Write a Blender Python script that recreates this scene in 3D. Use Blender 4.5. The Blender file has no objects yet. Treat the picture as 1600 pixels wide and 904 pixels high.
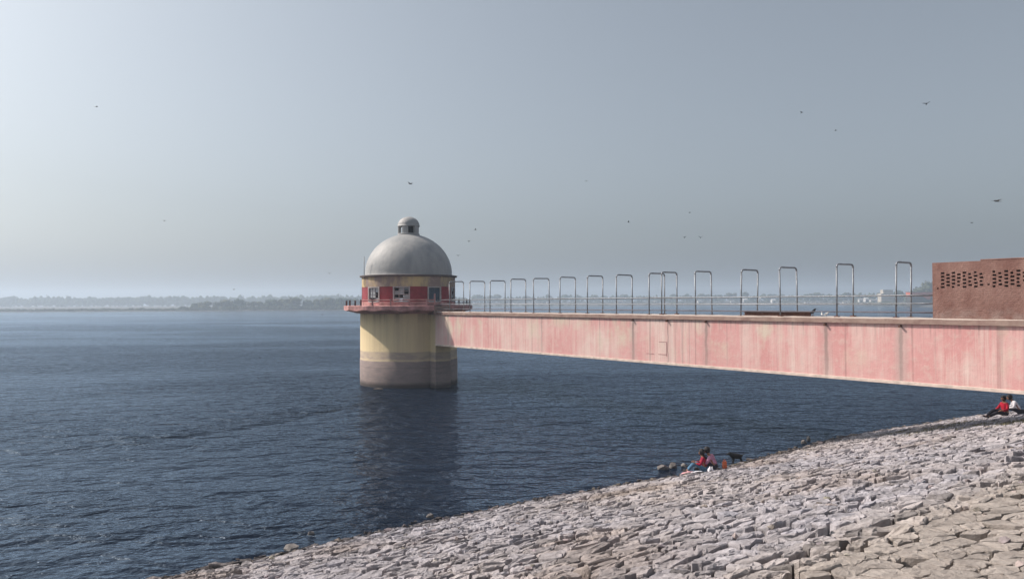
import bpy, bmesh, math, random
import numpy as np
from mathutils import Vector, Matrix, noise as mn
R = math.radians
random.seed(7)
S = bpy.context.scene
COL = S.collection

# ------------------------------------------------------------------ camera
FPX = 1200.0                       # focal length in pixels of the 1600 px wide photograph
PITCH, ROLL, EYE = 0.931, -0.286, 7.0
cam = bpy.data.cameras.new('camera'); cam_o = bpy.data.objects.new('camera', cam); COL.objects.link(cam_o)
cam.sensor_width = 36; cam.lens = 27.0; cam.clip_start = 0.1; cam.clip_end = 20000
CM = Matrix.Translation((0, 0, EYE)) @ Matrix.Rotation(R(90 + PITCH), 4, 'X') @ Matrix.Rotation(R(ROLL), 4, 'Z')
cam_o.matrix_world = CM
S.camera = cam_o

# ------------------------------------------------------------------ light
SUN_EL, SUN_AZ = 41.0, math.degrees(math.atan2(-0.955, 0.295))      # azimuth from +Y towards +X
SUN_E, SKY_E, EXPOSURE = 5.0, 0.118, 0.0
W = bpy.data.worlds.new("World"); S.world = W; W.use_nodes = True
nt = W.node_tree; nt.nodes.clear()
sky = nt.nodes.new('ShaderNodeTexSky'); sky.sky_type = 'NISHITA'; sky.sun_disc = False
sky.sun_elevation = R(SUN_EL); sky.sun_rotation = R(SUN_AZ)
sky.air_density = 1.0; sky.dust_density = 5.0; sky.ozone_density = 1.0; sky.altitude = 200
hs = nt.nodes.new('ShaderNodeHueSaturation'); hs.inputs['Saturation'].default_value = 0.42
tn = nt.nodes.new('ShaderNodeMix'); tn.data_type = 'RGBA'; tn.blend_type = 'MULTIPLY'; tn.inputs[0].default_value = 1.0; tn.inputs[7].default_value = (0.945, 1.005, 1.04, 1)
bg = nt.nodes.new('ShaderNodeBackground'); bg.inputs['Strength'].default_value = SKY_E
wo = nt.nodes.new('ShaderNodeOutputWorld')
nt.links.new(sky.outputs[0], hs.inputs['Color']); nt.links.new(hs.outputs[0], tn.inputs[6]); nt.links.new(tn.outputs[2], bg.inputs[0]); nt.links.new(bg.outputs[0], wo.inputs[0])
sl = bpy.data.lights.new('sun', 'SUN'); sl.energy = SUN_E; sl.angle = R(1.0); sl.color = (1.0, 0.90, 0.81)
so = bpy.data.objects.new('sun', sl); COL.objects.link(so)
sdir = Vector((math.sin(R(SUN_AZ)) * math.cos(R(SUN_EL)), math.cos(R(SUN_AZ)) * math.cos(R(SUN_EL)), math.sin(R(SUN_EL))))
so.rotation_euler = sdir.to_track_quat('Z', 'Y').to_euler(); so.location = (-60, 30, 80)
S.view_settings.view_transform = 'Standard'; S.view_settings.look = 'None'
S.view_settings.exposure = EXPOSURE; S.view_settings.gamma = 1.0
S.render.engine = 'CYCLES'
S.cycles.use_denoising = True
S.cycles.max_bounces = 6; S.cycles.volume_bounces = 1; S.cycles.caustics_reflective = False; S.cycles.sample_clamp_direct = 1.4; S.cycles.sample_clamp_indirect = 4.0
try: S.cycles.denoiser = 'OPENIMAGEDENOISE'
except Exception: pass

# ------------------------------------------------------------------ node helpers
class NT:
    def __init__(s, name):
        s.m = bpy.data.materials.new(name); s.m.use_nodes = True
        s.t = s.m.node_tree; s.b = s.t.nodes['Principled BSDF']; s.out = s.t.nodes['Material Output']
    def n(s, typ, **k):
        x = s.t.nodes.new(typ)
        for a, v in k.items(): setattr(x, a, v)
        return x
    def put(s, x, i, v):
        if hasattr(v, 'node') or isinstance(v, bpy.types.NodeSocket): s.t.links.new(v, x.inputs[i])
        else: x.inputs[i].default_value = v
    def pos(s): return s.n('ShaderNodeNewGeometry').outputs['Position']
    def obj(s): return s.n('ShaderNodeTexCoord').outputs['Object']
    def sep(s, v):
        x = s.n('ShaderNodeSeparateXYZ'); s.put(x, 0, v); return x.outputs
    def mp(s, v, scale=(1, 1, 1), loc=(0, 0, 0), rot=(0, 0, 0)):
        x = s.n('ShaderNodeMapping'); s.put(x, 'Vector', v); s.put(x, 'Scale', scale); s.put(x, 'Location', loc); s.put(x, 'Rotation', rot)
        return x.outputs[0]
    def noise(s, v, scale, det=4, rough=0.55, dist=0.0):
        x = s.n('ShaderNodeTexNoise'); s.put(x, 'Vector', v); s.put(x, 'Scale', scale); s.put(x, 'Detail', det)
        s.put(x, 'Roughness', rough); s.put(x, 'Distortion', dist); return x.outputs['Fac']
    def ramp(s, f, *stops, interp='LINEAR'):
        x = s.n('ShaderNodeValToRGB'); s.put(x, 0, f); e = x.color_ramp.elements; x.color_ramp.interpolation = interp
        while len(e) < len(stops): e.new(0.5)
        for i, (p, c) in enumerate(stops):
            e[i].position = p; e[i].color = (c, c, c, 1) if not hasattr(c, '__len__') else (*c, 1)
        return x.outputs[0]
    def math(s, op, a, b=0.0, c=0.0, clamp=False):
        x = s.n('ShaderNodeMath', operation=op, use_clamp=clamp); s.put(x, 0, a); s.put(x, 1, b); s.put(x, 2, c); return x.outputs[0]
    def rng(s, v, a, b, c=0.0, d=1.0, smooth=False):
        x = s.n('ShaderNodeMapRange'); x.interpolation_type = 'SMOOTHSTEP' if smooth else 'LINEAR'
        s.put(x, 0, v); s.put(x, 1, a); s.put(x, 2, b); s.put(x, 3, c); s.put(x, 4, d); return x.outputs[0]
    def mix(s, f, a, b, mode='MIX'):
        x = s.n('ShaderNodeMix', data_type='RGBA', blend_type=mode); s.put(x, 0, f)
        s.put(x, 6, (*a, 1) if isinstance(a, tuple) and len(a) == 3 else a); s.put(x, 7, (*b, 1) if isinstance(b, tuple) and len(b) == 3 else b)
        return x.outputs[2]
    def comb(s, x_, y_, z_):
        x = s.n('ShaderNodeCombineXYZ'); s.put(x, 0, x_); s.put(x, 1, y_); s.put(x, 2, z_); return x.outputs[0]
    def bump(s, h, dist=0.02, strength=1.0, normal=None):
        x = s.n('ShaderNodeBump'); s.put(x, 'Height', h); s.put(x, 'Distance', dist); s.put(x, 'Strength', strength)
        if normal is not None: s.put(x, 'Normal', normal)
        return x.outputs[0]
    def fin(s, col=None, rough=0.8, normal=None, spec=0.3, metal=0.0):
        b = s.b
        if col is not None: s.put(b, 'Base Color', (*col, 1) if isinstance(col, tuple) and len(col) == 3 else col)
        s.put(b, 'Roughness', rough); s.put(b, 'Specular IOR Level', spec); s.put(b, 'Metallic', metal)
        if normal is not None: s.put(b, 'Normal', normal)
        return s.m

def simple(name, col, rough=0.75, var=0.25, scale=6.0, spec=0.3, metal=0.0, bump=0.01):
    t = NT(name); o = t.obj()
    f = t.noise(o, scale, 5, 0.6)
    c = t.mix(t.ramp(f, (0.3, 0.0), (0.7, 1.0)), tuple(x * (1 - var) for x in col), tuple(min(1, x * (1 + var * 0.6)) for x in col))
    return t.fin(c, rough, t.bump(t.noise(o, scale * 6, 3), bump), spec, metal)

# ------------------------------------------------------------------ mesh helpers
class MB:
    def __init__(s): s.v = []; s.f = []; s.mi = []; s.smooth = []; s.tint = []; s.ct = None
    def add(s, vs, fs, mi=0, smooth=False, tint=None):
        b = len(s.v); s.v += [tuple(p) for p in vs]
        for f in fs: s.f.append(tuple(b + i for i in f)); s.mi.append(mi); s.smooth.append(smooth)
        s.tint += [tint or (1, 1, 1)] * len(vs)
        return s
    def box(s, x0, x1, y0, y1, z0, z1, mi=0, M=None, taper=None):
        vs = [Vector((x, y, z)) for z in (z0, z1) for x, y in ((x0, y0), (x1, y0), (x1, y1), (x0, y1))]
        if M is not None: vs = [M @ p for p in vs]
        return s.add(vs, [(0, 3, 2, 1), (4, 5, 6, 7), (0, 1, 5, 4), (1, 2, 6, 5), (2, 3, 7, 6), (3, 0, 4, 7)], mi)
    def bbox(s, x0, x1, y0, y1, z0, z1, b=0.02, mi=0):          # bevelled box
        vs = []; X = (x0, x1); Y = (y0, y1); Z = (z0, z1)
        bm = bmesh.new(); bmesh.ops.create_cube(bm, size=1)
        for q in bm.verts: q.co = Vector((x0 + (q.co.x + .5) * (x1 - x0), y0 + (q.co.y + .5) * (y1 - y0), z0 + (q.co.z + .5) * (z1 - z0)))
        bmesh.ops.bevel(bm, geom=bm.edges[:], offset=b, segments=1, affect='EDGES')
        bm.verts.ensure_lookup_table(); s.add([q.co for q in bm.verts], [[w.index for w in f.verts] for f in bm.faces], mi); bm.free(); return s
    def arc(s, r0, r1, z0, z1, a0, a1, n=12, mi=0, c=(0, 0)):    # closed curved block
        full = abs(a1 - a0) >= 359.9; m = n if full else n + 1; vs = []
        for i in range(m):
            a = R(a0 + (a1 - a0) * i / n); ca, sa = math.cos(a), math.sin(a)
            for r, z in ((r0, z0), (r1, z0), (r1, z1), (r0, z1)): vs.append((c[0] + r * ca, c[1] + r * sa, z))
        fs = []
        for i in range(n):
            j = (i + 1) % m
            for k in range(4):
                l = (k + 1) % 4; fs.append((i * 4 + k, i * 4 + l, j * 4 + l, j * 4 + k)[::-1])
        if not full: fs += [(0, 1, 2, 3), ((m - 1) * 4 + 3, (m - 1) * 4 + 2, (m - 1) * 4 + 1, (m - 1) * 4)]
        return s.add(vs, fs, mi)
    def lathe(s, prof, n=64, mi=0, smooth=True, c=(0, 0)):
        vs = []; fs = []
        for r, z in prof:
            for i in range(n):
                a = 2 * math.pi * i / n; vs.append((c[0] + r * math.cos(a), c[1] + r * math.sin(a), z))
        for k in range(len(prof) - 1):
            for i in range(n):
                j = (i + 1) % n; fs.append((k * n + i, k * n + j, (k + 1) * n + j, (k + 1) * n + i))
        return s.add(vs, fs, mi, smooth)
    def tube(s, pts, r, n=8, mi=0, cap=True):
        pts = [Vector(p) for p in pts]; rs = r if hasattr(r, '__len__') else [r] * len(pts); vs = []; fs = []
        up = Vector((0, 0, 1)); T0 = (pts[1] - pts[0]).normalized()
        if abs(T0.dot(up)) > .95: up = Vector((1, 0, 0))
        N = (up - T0 * up.dot(T0)).normalized()
        for i, p in enumerate(pts):
            T = (pts[min(i + 1, len(pts) - 1)] - pts[max(i - 1, 0)]).normalized()
            N = (N - T * N.dot(T)).normalized(); B = T.cross(N)
            for k in range(n):
                a = 2 * math.pi * k / n; vs.append(p + (N * math.cos(a) + B * math.sin(a)) * rs[i])
        for i in range(len(pts) - 1):
            for k in range(n):
                l = (k + 1) % n; fs.append((i * n + k, i * n + l, (i + 1) * n + l, (i + 1) * n + k))
        s.add(vs, fs, mi, True)
        if cap:
            b = len(s.v) - len(vs); s.f.append(tuple(b + k for k in range(n))[::-1]); s.f.append(tuple(b + (len(pts) - 1) * n + k for k in range(n)))
            s.mi += [mi, mi]; s.smooth += [False, False]
        return s
    def ball(s, c, r, mi=0, nu=10, nv=7, sc=(1, 1, 1)):
        vs = []; fs = []
        for j in range(nv + 1):
            t = math.pi * j / nv
            for i in range(nu):
                a = 2 * math.pi * i / nu
                vs.append((c[0] + r * sc[0] * math.sin(t) * math.cos(a), c[1] + r * sc[1] * math.sin(t) * math.sin(a), c[2] + r * sc[2] * math.cos(t)))
        for j in range(nv):
            for i in range(nu):
                k = (i + 1) % nu; fs.append((j * nu + i, (j + 1) * nu + i, (j + 1) * nu + k, j * nu + k))
        return s.add(vs, fs, mi, True)
    def mesh(s, name):
        me = bpy.data.meshes.new(name); me.from_pydata(s.v, [], s.f)
        me.polygons.foreach_set('material_index', s.mi); me.polygons.foreach_set('use_smooth', s.smooth)
        if any(t != (1, 1, 1) for t in s.tint):
            a = me.attributes.new('tint', 'FLOAT_COLOR', 'POINT')
            a.data.foreach_set('color', [x for t in s.tint for x in (*t, 1.0)])
        me.update(); return me
    def build(s, name, mats, parent=None):
        me = s.mesh(name)
        for m in (mats if isinstance(mats, (list, tuple)) else [mats]): me.materials.append(m)
        o = bpy.data.objects.new(name, me); COL.objects.link(o); o.parent = parent
        return o

def tag(o, label=None, cat=None, group=None, kind=None):
    if label: o['label'] = label
    if cat: o['category'] = cat
    if group: o['group'] = group
    if kind: o['kind'] = kind
    return o
def empty(name, loc=(0, 0, 0), rz=0.0, label=None, cat=None, group=None):
    o = bpy.data.objects.new(name, None); COL.objects.link(o); o.location = loc; o.rotation_euler = (0, 0, rz)
    o.empty_display_size = 0.2
    return tag(o, label, cat, group)
def kids(o): return [c for c in bpy.data.objects if c.parent == o]
def copy_tree(o, label=None, loc=None, rz=None, sc=None, parent=None):
    c = o.copy(); COL.objects.link(c); c.parent = parent
    for ch in kids(o): copy_tree(ch, parent=c)
    if label: c['label'] = label
    if loc is not None: c.location = loc
    if rz is not None: c.rotation_euler = (0, 0, rz)
    if sc is not None: c.scale = sc
    return c

# ------------------------------------------------------------------ the lie of the land
SHORE = [(-60., -26.), (-9.1, 19.55), (-3.96, 23.8), (1.15, 27.6), (8.2, 31.9), (16.8, 39.4), (21.0, 42.1), (26.6, 45.7), (31.5, 47.6), (60., 60.), (160., 96.)]
SH = [(Vector(a), Vector(b)) for a, b in zip(SHORE[:-1], SHORE[1:])]
def shore_d(x, y):
    p = Vector((x, y)); best = 1e9; sg = 1
    for a, b in SH:
        ab = b - a; t = max(0, min(1, (p - a).dot(ab) / ab.length_squared)); q = a + ab * t; d = (p - q).length
        if d < best:
            best = d; c = ab.x * (p.y - a.y) - ab.y * (p.x - a.x); sg = -1 if c > 0 else 1
    return sg * best
CREASE, Z1 = 16.6, 4.15
def ground_z(x, y, s=None):
    if s is None: s = shore_d(x, y)
    if s < 0: z = max(-3.5, 0.28 * s)
    elif s < CREASE: z = 0.25 * s
    elif s < 25: z = Z1 + 0.14 * (s - CREASE)
    else: z = Z1 + 0.14 * (25 - CREASE)
    return z + 0.10 * mn.noise(Vector((x * 0.16, y * 0.16, 3.1))) * min(1, (abs(s) + .8) / 3)
def ray(px, py):
    v = CM.to_3x3() @ Vector(((px - 800) / FPX, -(py - 452) / FPX, -1)); return v
def at_y(px, py, Y):
    v = ray(px, py); return Vector((0, 0, EYE)) + v * (Y / v.y)
def on_ground(px, py):
    v = ray(px, py); v = v / v.y; Y = 4.0
    while Y < 90:
        p = Vector((0, 0, EYE)) + v * Y
        if p.z < max(ground_z(p.x, p.y), 0): return p
        Y += 0.05
    return p
def px_of(p):
    q = CM.inverted() @ Vector(p); return (800 + FPX * q.x / -q.z, 452 - FPX * q.y / -q.z, -q.z)

# ------------------------------------------------------------------ materials
# concrete girder: flaking pink paint in vertical runs, drain stains at the joints
JT = [9.5, 13.4, 22.1, 24.85, 28.5, 35.2, 38.9, 45.5]
BASE = Vector((-6.77, 63.4, 0)); BD = Vector((0.595, -0.8037, 0)).normalized(); BN = Vector((-BD.y, BD.x, 0))
BROT = math.atan2(BD.y, BD.x)
def t_at(px):                       # distance along the bridge face seen at a pixel column
    k = (px - 800) / FPX; return (k * BASE.y - BASE.x) / (BD.x - k * BD.y)
JT = [t_at(x) for x in (846, 989, 1043, 1103, 1290, 1407)] + [45.6, 49]
def girder_mat():
    t = NT('pink_paint'); o = t.obj(); x, y, z = t.sep(o)
    big = t.noise(t.mp(o, (0.33, 1, 0.28)), 1.0, 3, 0.6)
    streak = t.noise(t.mp(o, (2.3, 1, 0.06)), 1.3, 4, 0.7)
    fine = t.noise(t.mp(o, (7, 1, 0.35)), 1.6, 5, 0.7)
    flake = t.noise(o, 3.0, 6, 0.65)
    a = t.math('ADD', t.math('MULTIPLY', streak, 0.75), t.math('MULTIPLY', fine, 0.35))
    a = t.math('ADD', a, t.math('MULTIPLY', t.math('SUBTRACT', big, 0.5), 0.9))
    a = t.math('ADD', a, t.rng(x, 0, 30, 0.07, -0.05))
    pink = t.mix(t.ramp(t.noise(t.mp(o, (1, 1, .5)), .6, 4), (.35, 0.), (.65, 1.)), (0.60, 0.30, 0.285), (0.65, 0.37, 0.35))
    c = t.mix(t.ramp(a, (0.46, 0.0), (0.72, 1.0)), pink, (0.70, 0.53, 0.48))
    c = t.mix(t.math('MULTIPLY', t.ramp(flake, (.50, 0.), (.68, 1.)), 0.55), c, (0.62, 0.48, 0.43))
    # pale worn patches high on the panels
    pt = t.noise(t.mp(o, (0.55, 1, 0.35), (4.2, 0, 1.7)), 1.0, 4, 0.6)
    c = t.mix(t.math('MULTIPLY', t.ramp(pt, (.53, 0.), (.66, .85)), t.rng(z, 3.7, 4.9)), c, (0.62, 0.53, 0.43))
    # thin vertical grime lines
    ln = t.noise(t.mp(o, (3.4, 1, 0.03), (9, 0, 0)), 1.0, 2, 0.5)
    g = t.math('MULTIPLY', t.ramp(ln, (.60, 0.), (.67, 1.)), 0.32)
    c = t.mix(g, c, (0.20, 0.13, 0.12))
    # dark drips under the slab
    top = t.math('MULTIPLY', t.rng(z, 5.2, 6.0), t.ramp(t.noise(t.mp(o, (5, 1, 0.25), (2, 0, 0)), 1.4, 3), (.5, 0.), (.7, .75)))
    c = t.mix(top, c, (0.30, 0.19, 0.18))
    wob = t.math('MULTIPLY', t.math('SUBTRACT', t.noise(t.mp(o, (1, 1, 1)), 1.7, 3), .5), 0.22)
    xw = t.math('ADD', x, wob)
    for i, j in enumerate(JT):
        d = t.math('ABSOLUTE', t.math('SUBTRACT', xw, j)); w = (0.12, 0.13, 0.07, 0.12, 0.13, 0.10, .1, .1)[i]
        m = t.math('MULTIPLY', t.rng(d, w * 0.25, w, 1, 0, True), (0.45, 0.95, 0.7, 0.75, 0.85, 0.85, .6, .6)[i])
        m = t.math('MULTIPLY', m, t.rng(z, 3.2, 6.0, 0.45, 1.0))
        c = t.mix(m, c, (0.17, 0.12, 0.11))
        m2 = t.math('MULTIPLY', t.rng(d, 0.1, 0.42, 1, 0, True), (0.1, .35, .2, .3, .3, .5, .3, .3)[i])
        c = t.mix(m2, c, (0.45, 0.36, 0.33))
    h = t.math('ADD', flake, t.math('MULTIPLY', fine, 0.6))
    return t.fin(c, 0.85, t.bump(h, 0.02), 0.2)
def tower_mat():
    t = NT('tower_paint'); p = t.pos(); x, y, z = t.sep(p)
    n1 = t.noise(p, 0.8, 5, 0.6); zz = t.math('ADD', z, t.math('MULTIPLY', t.math('SUBTRACT', n1, 0.5), 0.18))
    st = t.noise(t.mp(p, (1.6, 1.6, 0.10)), 1.3, 5, 0.65)
    yel = t.mix(t.ramp(st, (.35, 0.), (.7, 1.)), (0.68, 0.55, 0.33), (0.58, 0.46, 0.29))
    tan = t.mix(t.ramp(t.noise(t.mp(p, (1, 1, 3)), 1.0, 5), (.4, 0.), (.6, 1.)), (0.46, 0.37, 0.27), (0.36, 0.29, 0.24))
    mau = t.mix(t.ramp(t.noise(t.mp(p, (.7, .7, 2.2)), 1.4, 6, .7), (.35, 0.), (.65, 1.)), (0.30, 0.235, 0.215), (0.22, 0.18, 0.172))
    c = t.mix(t.rng(zz, 2.88, 2.98), tan, yel)
    c = t.mix(t.math('MULTIPLY', t.rng(zz, 2.28, 2.36), 1.0), t.mix(.5, tan, yel), c)
    c = t.mix(t.rng(zz, 2.13, 2.2), mau, c)
    ln = t.math('MULTIPLY', t.rng(t.math('ABSOLUTE', t.math('SUBTRACT', zz, 1.62)), 0, 0.05, .4, 0), 1.0)
    c = t.mix(ln, c, (0.14, 0.11, 0.10))
    c = t.mix(t.rng(zz, 0.12, 0.55, 0.85, 0, True), c, (0.035, 0.03, 0.028))
    c = t.mix(t.math('MULTIPLY', t.rng(z, 5.2, 6.1), t.ramp(st, (.45, 0.), (.65, .5))), c, (0.2, 0.14, 0.10))
    return t.fin(c, 0.85, t.bump(t.noise(p, 5, 5), 0.02), 0.2)
def band_mat():
    t = NT('stained_cream_paint'); p = t.pos()
    st = t.noise(t.mp(p, (.6, .6, 0.2)), 1.1, 5, 0.65)
    c = t.mix(t.ramp(st, (.40, 0.), (.55, 1.)), (0.60, 0.47, 0.25), (0.30, 0.23, 0.20))
    c = t.mix(t.ramp(t.noise(p, 4, 5), (.55, 0.), (.7, .5)), c, (0.50, 0.36, 0.30))
    return t.fin(c, 0.85, t.bump(t.noise(p, 6, 4), 0.02), 0.2)
def dome_mat():
    t = NT('dome_cement'); p = t.pos(); z = t.sep(p)[2]
    n = t.noise(t.mp(p, (.8, .8, .25)), 1.4, 5, .6)
    c = t.mix(t.ramp(n, (.35, 0.), (.7, 1.)), (0.39, 0.38, 0.37), (0.27, 0.275, 0.28))
    c = t.mix(t.ramp(t.noise(p, 3.0, 6, .7), (.58, 0.), (.75, .5)), c, (0.25, 0.245, 0.24))
    return t.fin(c, 0.6, t.bump(t.noise(p, 3, 5), 0.03), 0.3)
def slab_mat():
    t = NT('weathered_slab'); o = t.pos()
    n = t.noise(o, 2.2, 6, .65)
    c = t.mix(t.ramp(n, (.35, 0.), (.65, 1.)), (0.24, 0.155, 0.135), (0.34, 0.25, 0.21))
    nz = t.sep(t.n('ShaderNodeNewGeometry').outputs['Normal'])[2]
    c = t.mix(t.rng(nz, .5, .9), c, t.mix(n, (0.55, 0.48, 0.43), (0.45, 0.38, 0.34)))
    return t.fin(c, .9, t.bump(n, .03), .15)
M = dict(
    girder=girder_mat(), tower=tower_mat(), band=band_mat(), dome=dome_mat(), slab=slab_mat(),
    flange=simple('cream_edge', (0.66, 0.54, 0.47), .85, .3, 2.5),
    red=simple('red_paint', (0.27, 0.03, 0.04), .6, .25, 3),
    pink=simple('faded_pink_plaster', (0.50, 0.26, 0.245), .85, .55, 1.3, bump=.03),
    white=simple('white_paint', (0.44, 0.40, 0.39), .6, .2, 5),
    pane=simple('dusty_glass', (0.36, 0.38, 0.38), .25, .2, 3, spec=.5),
    dark=simple('dark_interior', (0.03, 0.03, 0.035), .8),
    bluedoor=simple('slate_blue_paint', (0.055, 0.085, 0.12), .5, .25, 3),
    steel=simple('galvanised_pipe', (0.24, 0.25, 0.27), .45, .35, 5, spec=.5, metal=.35),
    darkrail=simple('dark_painted_pipe', (0.12, 0.11, 0.13), .6, .4, 3),
    rust=simple('rusty_steel', (0.16, 0.075, 0.055), .85, .4, 8),
    rock=simple('waterline_rock', (0.20, 0.18, 0.17), .8, .4, 4, bump=.04),
    bark=simple('bark', (0.10, 0.075, 0.05), .9, .3, 2),
    soil=simple('far_soil', (0.075, 0.068, 0.060), .95, .4, .02),
    housewhite=simple('lime_white_wall', (0.70, 0.68, 0.64), .8, .1, .5),
    housecream=simple('cream_wall', (0.50, 0.44, 0.36), .8, .15, .3),
    orange=simple('orange_wall', (0.62, 0.14, 0.07), .8, .2, .3),
    roof=simple('brown_roof', (0.22, 0.10, 0.08), .8, .2, .5),
    roofgrey=simple('grey_roof', (0.3, 0.29, 0.28), .8, .2, .5),
    skin=simple('skin', (0.26, 0.13, 0.08), .55, .1, 8),
    hair=simple('black_hair', (0.012, 0.010, 0.012), .45, .2, 30),
    redcloth=simple('red_cloth', (0.30, 0.012, 0.04), .9, .3, 9),
    red2=simple('bright_red_cloth', (0.40, 0.008, 0.03), .9, .25, 9),
    jeans=simple('blue_denim', (0.09, 0.19, 0.30), .9, .4, 12),
    darkcloth=simple('dark_cloth', (0.030, 0.028, 0.040), .9, .3, 9),
    pinkcloth=simple('pale_pink_cloth', (0.62, 0.34, 0.36), .9, .2, 9),
    whitecloth=simple('white_cloth', (0.72, 0.70, 0.74), .9, .1, 9),
    orangecloth=simple('orange_cloth', (0.62, 0.16, 0.07), .8, .3, 9),
    shoe=simple('shoe_rubber', (0.05, 0.04, 0.04), .7, .2, 9),
    blackfur=simple('black_fur', (0.008, 0.008, 0.010), .7, .3, 20),
    feather=simple('dark_feathers', (0.035, 0.032, 0.03), .8, .3, 12),
    whitefeather=simple('white_feathers', (0.78, 0.77, 0.75), .8, .05, 12),
)
def plaid():
    t = NT('pink_check_cloth'); o = t.obj()
    a = t.n('ShaderNodeTexChecker'); t.put(a, 0, o); t.put(a, 'Scale', 26.0); t.put(a, 1, (0.58, 0.28, 0.38, 1)); t.put(a, 2, (0.30, 0.15, 0.26, 1))
    return t.fin(a.outputs[0], .9)
M['plaid'] = plaid()
def foliage(name, a, b):
    t = NT(name); p = t.pos(); n = t.noise(p, .12, 4, .6)
    t.b.inputs['Subsurface Weight'].default_value = 0
    return t.fin(t.mix(t.ramp(n, (.35, 0.), (.65, 1.)), a, b), .9, None, .1)
M['leaf'] = foliage('foliage', (0.035, 0.055, 0.022), (0.075, 0.10, 0.04))
M['leaf2'] = foliage('foliage_dry', (0.06, 0.075, 0.03), (0.11, 0.11, 0.055))

def water_mat():
    t = NT('lake_water'); p = t.pos(); x, y, z = t.sep(p)
    # calm / ruffled bands: slicks as the wind leaves them
    slick = t.noise(t.mp(p, (0.010, 0.030, 1), (0, 0, 0), (0, 0, R(8))), 1.0, 4, .55, .6)
    # ruffled trail running from the tower towards the lower left
    rot = t.mp(p, (1, 1, 1), (0, 0, 0), (0, 0, R(-52)))
    # distance from a bent line (two points 20 m apart) handled as gaussian of a rotated coordinate
    dx = t.math('SUBTRACT', x, -16.0); dy = t.math('SUBTRACT', y, 46.0)
    u = t.math('ADD', t.math('MULTIPLY', dx, 0.53), t.math('MULTIPLY', dy, 0.848))
    v = t.math('SUBTRACT', t.math('MULTIPLY', dx, 0.848), t.math('MULTIPLY', dy, 0.53))
    v = t.math('ADD', v, t.math('MULTIPLY', t.math('SUBTRACT', t.noise(p, .12, 3), .5), 3.0))
    trail = t.math('MULTIPLY', t.rng(t.math('ABSOLUTE', v), 0.7, 2.6, 1, 0, True), t.rng(t.math('ABSOLUTE', u), 5, 11.5, 1, 0, True))
    w1 = t.noise(t.mp(p, (0.60, 1.0, 1), (0, 0, 0), (0, 0, R(-10))), 0.62, 3, .5, .4)
    w2 = t.noise(t.mp(p, (0.8, 1.1, 1), (3, 1, 0), (0, 0, R(14))), 1.8, 3, .55, .3)
    w3 = t.noise(t.mp(p, (0.8, 1.0, 1), (0, 7, 0), (0, 0, R(-30))), 9.0, 2, .6)
    amp = t.rng(slick, .38, .62, .55, 1.25, True)
    dist = t.math('SQRT', t.math('ADD', t.math('MULTIPLY', x, x), t.math('MULTIPLY', y, y)))
    far = t.rng(dist, 40, 420, 1.0, 0.45)
    h = t.math('ADD', t.math('MULTIPLY', w1, 0.90), t.math('ADD', t.math('MULTIPLY', w2, 0.30), t.math('MULTIPLY', w3, 0.032)))
    h = t.math('MULTIPLY', h, t.math('MULTIPLY', t.math('MULTIPLY', amp, far), t.math('ADD', 1.0, t.math('MULTIPLY', trail, 0.7))))
    nrm = t.bump(h, 1.0, 1.0)
    c = t.mix(t.noise(p, .03, 3), (0.007, 0.012, 0.024), (0.009, 0.015, 0.029))
    m = t.m; t.t.nodes.remove(t.b)
    df = t.n('ShaderNodeBsdfDiffuse'); t.put(df, 'Color', c); t.put(df, 'Normal', nrm)
    gl = t.n('ShaderNodeBsdfGlossy'); t.put(gl, 'Color', (0.70, 0.84, 1.0, 1)); t.put(gl, 'Roughness', 0.10); t.put(gl, 'Normal', nrm)
    fr = t.n('ShaderNodeFresnel'); t.put(fr, 'IOR', 1.333); t.put(fr, 'Normal', nrm)
    fac = t.math('MULTIPLY', fr.outputs[0], t.rng(dist, 30, 260, 0.70, 1.0))
    ms = t.n('ShaderNodeMixShader'); t.put(ms, 0, fac); t.t.links.new(df.outputs[0], ms.inputs[1]); t.t.links.new(gl.outputs[0], ms.inputs[2])
    t.t.links.new(ms.outputs[0], t.out.inputs['Surface'])
    return m
M['water'] = water_mat()

def stone_mat():
    t = NT('pitching_stone'); p = t.pos(); z = t.sep(p)[2]
    at = t.n('ShaderNodeAttribute', attribute_name='tint', attribute_type='GEOMETRY').outputs['Color']
    n = t.noise(p, 5.0, 7, .7); n2 = t.noise(p, 26.0, 5, .7)
    c = t.mix(t.ramp(n, (.32, 0.), (.68, 1.)), (0.335, 0.310, 0.306), (0.56, 0.528, 0.528))
    c = t.mix(t.math('MULTIPLY', t.ramp(n2, (.52, 0.), (.72, 1.)), .35), c, (0.26, 0.22, 0.19))
    c = t.mix(1.0, c, at, 'MULTIPLY')
    wet = t.rng(t.math('ADD', z, t.math('MULTIPLY', t.math('SUBTRACT', n, .5), .2)), 0.05, 0.30, .85, 0, True)
    c = t.mix(wet, c, (0.035, 0.028, 0.026))
    h = t.math('ADD', t.math('MULTIPLY', n, 1.0), t.math('MULTIPLY', n2, .25))
    n3 = t.noise(p, 11.0, 4, .6)
    h = t.math('ADD', h, t.math('MULTIPLY', n3, .5))
    return t.fin(c, .9, t.bump(h, .055, 1.0), .2)
M['stone'] = stone_mat()
def bank_mat():
    t = NT('bank_soil'); p = t.pos(); n = t.noise(p, 2.5, 6, .65)
    return t.fin(t.mix(n, (0.10, 0.08, 0.065), (0.20, 0.165, 0.14)), .95, t.bump(n, .05), .1)
M['bank'] = bank_mat()
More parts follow.
